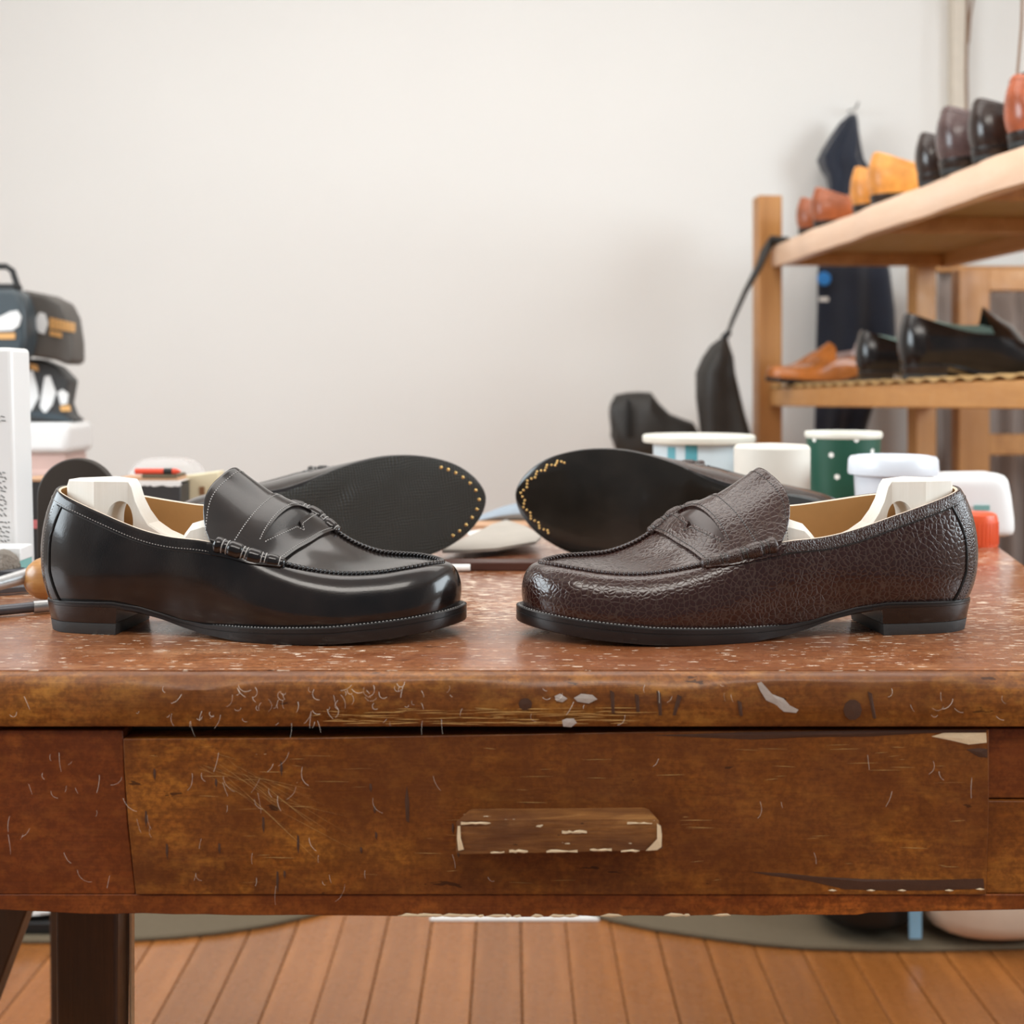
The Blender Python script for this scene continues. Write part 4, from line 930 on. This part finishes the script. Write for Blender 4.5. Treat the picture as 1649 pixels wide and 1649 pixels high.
T = thing('handled_case', 'slate black case with a carry handle, leftmost of the stack on the cabinet', 'case', (-1.0, 2.30, P(0, 577, 2.36).z))
o = caseprism('case_body', [(-70, 466), (20, 465), (32, 472), (40, 500), (42, 545), (36, 577), (-70, 577)], 2.27, 2.33, 'slate', T, .010)
b = MB(); b.tube([P(-60, 464, 2.30)-T.location, P(-52, 436, 2.30)-T.location, P(-30, 429, 2.30)-T.location, P(10, 429, 2.30)-T.location, P(20, 436, 2.30)-T.location, P(30, 466, 2.30)-T.location], .0058, 10); part(b, 'carry_handle', 'piping', T)
b = MB(); b.box(P(-40, 463, 2.30)-T.location-Vector((0, .02, .008)), P(30, 458, 2.30)-T.location+Vector((0, .02, 0))); part(b, 'handle_base', 'piping', T, bevel=.003)
decal([(-20, 515), (0, 510), (16, 502), (28, 500), (34, 510), (30, 525), (20, 532), (-20, 534)], 2.2675, 'white', T); decal([(-20, 537), (24, 536), (24, 546), (-20, 546)], 2.2675, 'orangeprint', T)
# ------------------------------------------------------------------ shoe rack, right
mK = Tr(.70, 3.40, 0) @ Rz(4.06)
T = thing('shoe_rack', 'honey-coloured pine shoe rack running along the right side behind the bench', 'rack', mat=mK)
def kb(nm, a, c, m, bv=.003, par=T, tilt=0):
    b = MB(); x0_, y0_, z0_ = a; x1_, y1_, z1_ = c; k = lambda y: -y*tilt
    b.add([(x0_, y0_, z0_+k(y0_)), (x1_, y0_, z0_+k(y0_)), (x1_, y1_, z0_+k(y1_)), (x0_, y1_, z0_+k(y1_)), (x0_, y0_, z1_+k(y0_)), (x1_, y0_, z1_+k(y0_)), (x1_, y1_, z1_+k(y1_)), (x0_, y1_, z1_+k(y1_))], [(3,2,1,0),(4,5,6,7),(0,1,5,4),(1,2,6,5),(2,3,7,6),(3,0,4,7)])
    return part(b, nm, m, par, bevel=bv)
kb('post', (-.033, -.03, 0), (.032, .035, 1.444), 'rackpost'); kb('post', (.405, -.03, 0), (.462, .035, 1.28), 'rackpost')
kb('post', (.0, -1.66, 0), (.055, -1.60, 1.247), 'rackpost'); kb('post', (.43, -1.66, 0), (.485, -1.60, 1.247), 'rackpost')
b = MB(); R = []
for i in range(41):
    y = -.036-1.60*i/40; wv = .0035*math.sin(i*.55)+.002*math.sin(i*1.3); R.append([(.003+wv, y, 1.249), (.000+wv, y, 1.262), (.001+wv, y, 1.298), (.006+wv, y, 1.307), (.030, y, 1.308), (.030, y, 1.249)])
b.grid(R, closev=True); b.f.append(tuple(range(6))); b.m.append(0); part(b, 'shelf_edge', 'shelfedge', T, angle=50)
kb('shelf_edge', (.465, -1.636, 1.249), (.495, -.036, 1.300), 'rack')
kb('shelf_board', (.030, -1.636, 1.286), (.465, -.036, 1.300), 'ply', .001)
for y in (-.066, -.78, -1.25): kb('crossbeam', (.030, y, 1.252), (.465, y+.030, 1.286), 'rack', .002)
kb('side_rail', (-.004, -1.60, .871), (.018, -.031, .917), 'rack', .003, tilt=.0138); kb('side_rail', (.44, -1.60, .871), (.462, -.031, .917), 'rack', .003, tilt=.0138)
for y in (-.10, -.80, -1.45): kb('crossbeam', (.018, y, .873-y*.0138), (.44, y+.03, .90-y*.0138), 'rack', .002)
b = MB(); R = []
for i in range(161):
    y = -.035-1.56*i/160; z = .9215-y*.0138+.0032*math.sin(i*.83); R.append([(-.006, y, z), (.463, y, z), (.463, y, z+.004), (-.006, y, z+.004)])
b.grid(R, closev=True); b.f.append((0, 1, 2, 3)); b.m.append(0); tag(part(b, 'corrugated_mat', 'ply', T, angle=60), 'thin corrugated mat')
kb('foot_rail', (-.004, -1.60, .20), (.018, -.031, .25), 'rack'); kb('foot_rail', (.44, -1.60, .20), (.462, -.031, .25), 'rack')
kb('crossbeam', (.032, -.015, .735), (.405, .01, .752), 'rack', .002) if False else None
T2 = thing('side_trestle', 'pine trestle frame with a low crossbar behind the shoe rack at the right edge', 'trestle', (1.277, 3.46, 0))
kb('post', (-.043, -.03, 0), (.043, .03, 1.25), 'rackpost', par=T2); kb('post', (.62, -.03, 0), (.70, .03, 1.25), 'rackpost', par=T2)
kb('crossbar', (.043, -.022, .735), (.62, .022, .792), 'rack', par=T2); kb('crossbar', (.043, -.022, 1.19), (.62, .022, 1.25), 'rack', par=T2)
# shoes on the rack: one low-detail build, then copies with their own leathers
def proto_shoe(mx): return make_shoe('proto', 'x', Matrix.Identity(4), mx, 1.0, 'brown_smooth', lite=True, style='derby', backstrip=False, lining='mint', topedge='mint')
protos = {}
def rack_shoe(name, label, X, Y, z, rz, m, lin='mint', sc=1.0, group=None, mx=1, edge=None):
    if mx not in protos: protos[mx] = proto_shoe(mx)
    src = protos[mx]; r = src.copy(); r.name = name; COL.objects.link(r); r.matrix_world = Tr(X, Y, z) @ Rz(rz) @ Matrix.Scale(sc, 4)
    tag(r, label, 'shoe', group)
    for ch in list(src.children):
        c = ch.copy(); c.data = ch.data.copy(); COL.objects.link(c); c.parent = r
        nm = ch.name.split('.')[0]
        if nm in ('upper', 'vamp', 'collar_binding'): c.data.materials[0] = M[m] if isinstance(m, str) else m
        if nm == 'lining': c.data.materials[0] = M[lin]; c.data.materials[1] = M[edge or lin]
        if nm == 'insole': c.data.materials[0] = M[lin]
    return r
LB = leather('chestnut_calf', (0.26, 0.070, 0.024), .3, .3); LO = leather('golden_tan_calf', (0.55, 0.22, 0.045), .38, .2)
LG = leather('plum_brown_calf', (0.075, 0.045, 0.042), .25, .4); LR = leather('red_brown_calf', (0.30, 0.075, 0.030), .25, .4); LD = leather('espresso_calf', (0.022, 0.012, 0.009), .22, .5); LT = leather('cognac_calf', (0.30, 0.095, 0.02), .25, .4)
ZS = 1.3085
GT = 'shoes on the top shelf'; GL = 'shoes on the lower shelf'
rack_shoe('derby_shoe', 'chestnut shoe with mint lining, farthest on the top shelf', .738, 3.20, ZS, 2, LB, group=GT)
rack_shoe('derby_shoe', 'chestnut shoe with mint lining on the top shelf, right beside the golden tan pair', .744, 3.07, ZS, 2, LB, group=GT, sc=1.05)
rack_shoe('derby_shoe', 'golden tan shoe on the top shelf, next to the chestnut pair', .768, 2.80, ZS, 2, LO, 'card', 1.08, group=GT)
rack_shoe('derby_shoe', 'golden tan shoe with pale lining, nearer the espresso shoe on the top shelf', .768, 2.66, ZS, 2, LO, 'card', 1.14, group=GT)
rack_shoe('derby_shoe', 'espresso brown shoe with mint lining, centre of the top shelf', .778, 2.38, ZS, 2, LD, group=GT)
rack_shoe('derby_shoe', 'plum brown shoe with mint lining on the top shelf', .775, 2.25, ZS, 3, LG, sc=1.2, group=GT)
rack_shoe('derby_shoe', 'dark espresso shoe on the top shelf, touching the red-brown shoe', .785, 2.12, ZS, 3, LD, sc=1.05, group=GT)
rack_shoe('derby_shoe', 'glossy red-brown shoe at the right edge of the top shelf', .800, 2.00, ZS, 3, LR, sc=1.15, group=GT)
o = rack_shoe('derby_shoe', 'cognac brown shoe on the lower shelf, toe poking out at the left', .945, 3.20, .9295, 3, LT, 'blush', .95, mx=-1, group=GL)
rack_shoe('derby_shoe', 'black shoe with mint lining on the lower shelf, beside the cognac shoe', .780, 2.80, .934, 2, 'black', sc=1.14, group=GL)
rack_shoe('derby_shoe', 'large black shoe with mint lining at the right of the lower shelf', .765, 2.44, .939, 2, 'black', sc=1.26, group=GL)
for p_ in protos.values():
    for ch in list(p_.children): bpy.data.objects.remove(ch)
    bpy.data.objects.remove(p_)
T = thing('shoe_stuffing', 'crumpled pinkish tissue standing in the cognac shoe', 'paper', (.895, 3.22, .975))
b = MB(); R = []
for i in range(8):
    t = i/7; R.append([(.030*(1-.6*t)*math.cos(a)+.02*t+random.uniform(-.003, .003), .022*(1-.5*t)*math.sin(a)+random.uniform(-.003, .003), .085*t) for a in np.linspace(0, 2*PI, 13)[:-1]])
b.grid(R, closev=True); b.f.append(tuple(range(len(b.v)-12, len(b.v)))); b.m.append(0); part(b, 'tissue', plain('pink_tissue', (.66, .50, .47), .8), T, angle=20)
# ------------------------------------------------------------------ hanging things
def loft(rows, Y, dep, parent, nm, m, folds=0, seg=28, subd=0, amp=.006):
    b = MB(); R = []; L = parent.location if parent else Vector()
    for k, (py, cx, hw) in enumerate(rows):
        c = P(cx, py, Y); h = hw*Y/F; d = min(dep, h*1.2)
        R.append([(c.x-L.x+h*math.cos(a)+(amp*math.sin(folds*a+k*.3)*math.cos(a) if folds else 0), Y-L.y+d*math.sin(a)*(1+(.35*math.sin(folds*a+k*.4) if folds else 0)), c.z-L.z) for a in np.linspace(0, 2*PI, seg+1)[:-1]])
    b.grid(R, closev=True); n_ = len(b.v); b.f.append(tuple(range(seg))); b.m.append(0); b.f.append(tuple(range(n_-seg, n_))); b.m.append(0)
    return part(b, nm, m, parent, angle=70, subd=subd)
T = thing('navy_jacket', 'navy hooded jacket hanging on the wall behind the shoe rack', 'jacket', (P(1370, 185, 3.64).x, 3.64, 1.2))
loft([(184, 1374, 3), (196, 1368, 12), (215, 1362, 20), (238, 1356, 29), (256, 1353, 35), (272, 1360, 37), (284, 1368, 37), (300, 1366, 32), (345, 1366, 36), (400, 1371, 50), (440, 1373, 57), (500, 1377, 61), (560, 1378, 63), (640, 1362, 47), (700, 1352, 38), (760, 1350, 36)], 3.64, .055, T, 'garment', 'navy', 5, 40)
b = MB(); q = P(1327, 449, 3.585)-T.location; b.lathe([(0, -.006), (.018, -.005), (.020, 0), (.018, .005), (0, .006)], n=20); b.v = [(q.x+x, q.y+z*.6, q.z+y) for x, y, z in b.v]; part(b, 'badge', 'blue', T)
b = MB(); q = P(1326, 482, 3.583)-T.location; b.box(q-Vector((.012, .003, .006)), q+Vector((.014, .003, .006))); part(b, 'toggle', 'paper', T)
T = thing('wall_hook', 'small steel hook holding the navy jacket', 'hook', (P(1374, 178, 3.70).x, 3.70, P(1374, 178, 3.7).z))
b = MB(); b.tube([(0, .05, .01), (0, -.03, .0), (0, -.055, .012)], .004, 8); part(b, 'peg', 'steel', T)
T = thing('shoulder_bag', 'black nylon shoulder bag hanging by its strap from the rack corner', 'bag', (P(1165, 640, 3.28).x, 3.28, .70))
loft([(545, 1166, 5), (556, 1160, 14), (575, 1156, 24), (600, 1151, 31), (640, 1155, 36), (670, 1160, 38), (700, 1166, 41), (745, 1168, 42), (756, 1168, 38)], 3.28, .05, T, 'pouch', 'blackcloth', 3, 28, amp=.004)
b = MB(); b.tube([P(1168, 548, 3.28)-T.location, P(1180, 515, 3.28)-T.location, P(1200, 470, 3.30)-T.location, P(1222, 430, 3.31)-T.location, P(1232, 405, 3.33)-T.location, P(1245, 386, 3.345)-T.location, P(1262, 388, 3.30)-T.location+Vector((.01, 0, .0))], [.005, .006, .007, .010, .013, .014, .011], 8); part(b, 'strap', 'blackcloth', T)
b = MB(); b.tube([P(1165, 545, 3.27)-T.location, P(1175, 534, 3.26)-T.location], [.010, .008], 8); part(b, 'strap_knot', 'piping', T)
T = thing('black_satchel', 'soft black satchel slumped left of the hanging shoulder bag', 'bag', (P(1050, 700, 3.42).x, 3.42, .699))
b = MB(); R = []
for px, y0_, y1_, d in ((984, 646, 700, .030), (992, 636, 730, .045), (1010, 632, 752, .05), (1030, 631, 752, .055), (1046, 632, 752, .055), (1062, 648, 752, .05), (1080, 666, 752, .05), (1100, 674, 752, .045), (1118, 680, 752, .04), (1126, 700, 750, .03)):
    c = P(px, (y0_+y1_)/2, 3.42)-T.location; hz = (y1_-y0_)/2*3.42/F
    R.append([(c.x+.004*math.sin(3*a+px), d*math.cos(a)*(1+.12*math.sin(2*a+px)), c.z+hz*abs(math.sin(a))**.8*(1 if math.sin(a) > 0 else -1)) for a in np.linspace(0, 2*PI, 21)[:-1]])
b.grid(R, closev=True); n_ = len(b.v); b.f.append(tuple(range(20))); b.m.append(0); b.f.append(tuple(range(n_-20, n_))); b.m.append(0); part(b, 'satchel_body', 'blackcloth', T, angle=35)
b = MB(); b.box((P(1008, 0, 3.36).x-T.location.x, -.062, .09), (P(1016, 0, 3.36).x-T.location.x, -.050, .19)); part(b, 'webbing', 'piping', T, bevel=.002)
zt_ = P(0, 757, 3.28).z
T = thing('side_table', 'small wooden table behind the bench carrying the black bags', 'table', (.42, 3.33, 0))
b = MB(); b.box((-.24, -.14, zt_-.025), (.20, .22, zt_-.0015)); part(b, 'table_top', 'rack', T, bevel=.002)
for x, y in ((-.22, -.12), (.16, -.12), (-.22, .17), (.16, .17)):
    b = MB(); b.box((x, y, 0), (x+.03, y+.03, zt_-.025)); part(b, 'leg', 'rackpost', T, bevel=.002)
T = thing('brown_rope', 'thin brown rope hanging down the wall beside the beige trim', 'rope', (P(1557, 100, 3.62).x, 3.62, 1.7))
b = MB(); o_ = T.location; b.tube([Vector((P(1560, 0, 3.62).x, 3.62, 2.74))-o_, P(1558, 20, 3.62)-o_, P(1556, 110, 3.62)-o_, P(1557, 200, 3.62)-o_, P(1556, 260, 3.62)-o_], .0045, 8); part(b, 'cord', 'rope', T)
b = MB(); b.tube([Vector((P(1584, 0, 3.62).x, 3.615, 2.74))-o_, P(1570, -20, 3.61)-o_, P(1562, 28, 3.61)-o_, P(1559, 70, 3.61)-o_], .0035, 8); part(b, 'cord', 'rope', T)
T = thing('hanging_hook', 'black hook tool hanging on a cord above the red-brown shoe', 'hook', (P(1640, 100, 2.0).x, 2.0, 1.45))
b = MB(); o_ = T.location; b.tube([Vector((P(1648, 0, 2.0).x, 2.0, 2.74))-o_, P(1646, 0, 2.0)-o_, P(1645, 40, 2.0)-o_, P(1640, 100, 2.0)-o_, P(1638, 122, 2.0)-o_], .0022, 8); part(b, 'cord', 'rope', T)
b = MB(); b.tube([P(1638, 122, 2.0)-o_, P(1652, 118, 2.0)-o_, P(1656, 128, 2.0)-o_, P(1640, 134, 2.0)-o_, P(1635, 142, 2.0)-o_], .0030, 8); part(b, 'hook', 'piping', T)
T = thing('taupe_curtain', 'taupe cloth curtain hanging behind the rack at the right', 'curtain', (1.47, 3.66, 0))
b = MB(); R = []
for i in range(90):
    x = -.215+.62*i/89; y = .022*math.sin(i*.55)+.01*math.sin(i*.23); R.append([(x, y, z) for z in (.02, .5, 1.0, 1.262)])
b.grid(R); part(b, 'drape', 'curtain', T, solid=.004)
b = MB(); b.tube([(-.24, 0, 1.27), (.42, 0, 1.27)], .010, 10); part(b, 'rod', 'rackpost', T)
# ------------------------------------------------------------------ under the bench
def FL(px, py, z=0): Y = CZ*F/(py-620); return ((px-824.5)*Y/F, Y)
def mat(label, pts):
    b = MB(); b.slab([FL(*p) for p in pts], 0.0005, .009); o = b.build('felt_mat', M['felt'], bevel=.003); return tag(o, label, 'mat', 'felt mats under the bench')
mat('olive-grey felt mat on the floor under the left half of the bench', [(-200, 1520), (120, 1521), (215, 1518), (280, 1514), (350, 1507), (400, 1500), (440, 1493), (475, 1485), (500, 1479), (560, 1460), (600, 1430), (-200, 1430)])
mat('olive-grey felt mat on the floor under the right half of the bench', [(860, 1430), (905, 1458), (955, 1478), (985, 1487), (1050, 1501), (1150, 1516), (1220, 1525), (1300, 1532), (1400, 1535), (1500, 1535), (1640, 1531), (1800, 1526), (1800, 1430)])
b = MB(); x_, y_ = FL(692, 1484); x2, y2 = FL(965, 1484); b.slab([(x_, y_), (x2, y2), (x2, 2.26), (x_, 2.26)], .0003, .004); struct('trim_2', b, M['whitecloth'], bevel=.001)
T = thing('black_duffel', 'black bag with a sky-blue tag on the right-hand mat', 'bag', ((1409-824.5)*2.05/F, 2.045, .0095))
b = MB(); R = []
for i in range(13):
    t = PI*i/12; R.append([(-.083*math.cos(t), .10*math.sin(t)**.5*math.cos(a)+.09, .075+.0745*min(1, math.sin(t)+.02)**.4*abs(math.sin(a))**.45*(1 if math.sin(a) > 0 else -1)) for a in np.linspace(0, 2*PI, 25)[:-1]])
b.grid(R, closev=True); part(b, 'bag_body', 'piping', T, angle=80)
b = MB(); q = P(1474, 1490, T.location.y-.014)-T.location; b.box(q-Vector((.010, .002, .022)), q+Vector((.010, .002, .03))); part(b, 'tag', 'skyblue', T, bevel=.001)
T = thing('beige_sack', 'beige canvas sack on the mat at the lower right corner', 'sack', (0.803, 2.01, .0095))
b = MB(); R = []
for i in range(13):
    t = PI*i/12; R.append([(-.115*math.cos(t), .095*math.sin(t)**.5*math.cos(a)+.085, .085+.0845*min(1, math.sin(t)+.02)**.35*abs(math.sin(a))**.45*(1 if math.sin(a) > 0 else -1)) for a in np.linspace(0, 2*PI, 29)[:-1]])
b.grid(R, closev=True); part(b, 'sack_body', 'beigebag', T, angle=80)
T = thing('black_crate', 'low black crate on the left-hand mat behind the bench leg', 'crate', (*FL(40, 1514), .0095))
b = MB(); b.box((-.12, 0, 0), (.06, .14, .020)); part(b, 'crate_body', 'piping', T, bevel=.003)
T = thing('white_rag', 'crumpled white rag lying on the low black crate', 'rag', (FL(40, 1514)[0], FL(40, 1514)[1], .030))
b = MB(); R = []
for i in range(11):
    t = PI*i/10; R.append([(-.075*math.cos(t), .05*math.sin(t)*math.cos(a)+.05+random.uniform(-.004, .004), .0012+.026*math.sin(t)*(1+math.sin(a))*.5+random.uniform(0, .004)) for a in np.linspace(0, 2*PI, 17)[:-1]])
b.grid(R, closev=True); part(b, 'rag_body', 'whitecloth', T, angle=30)
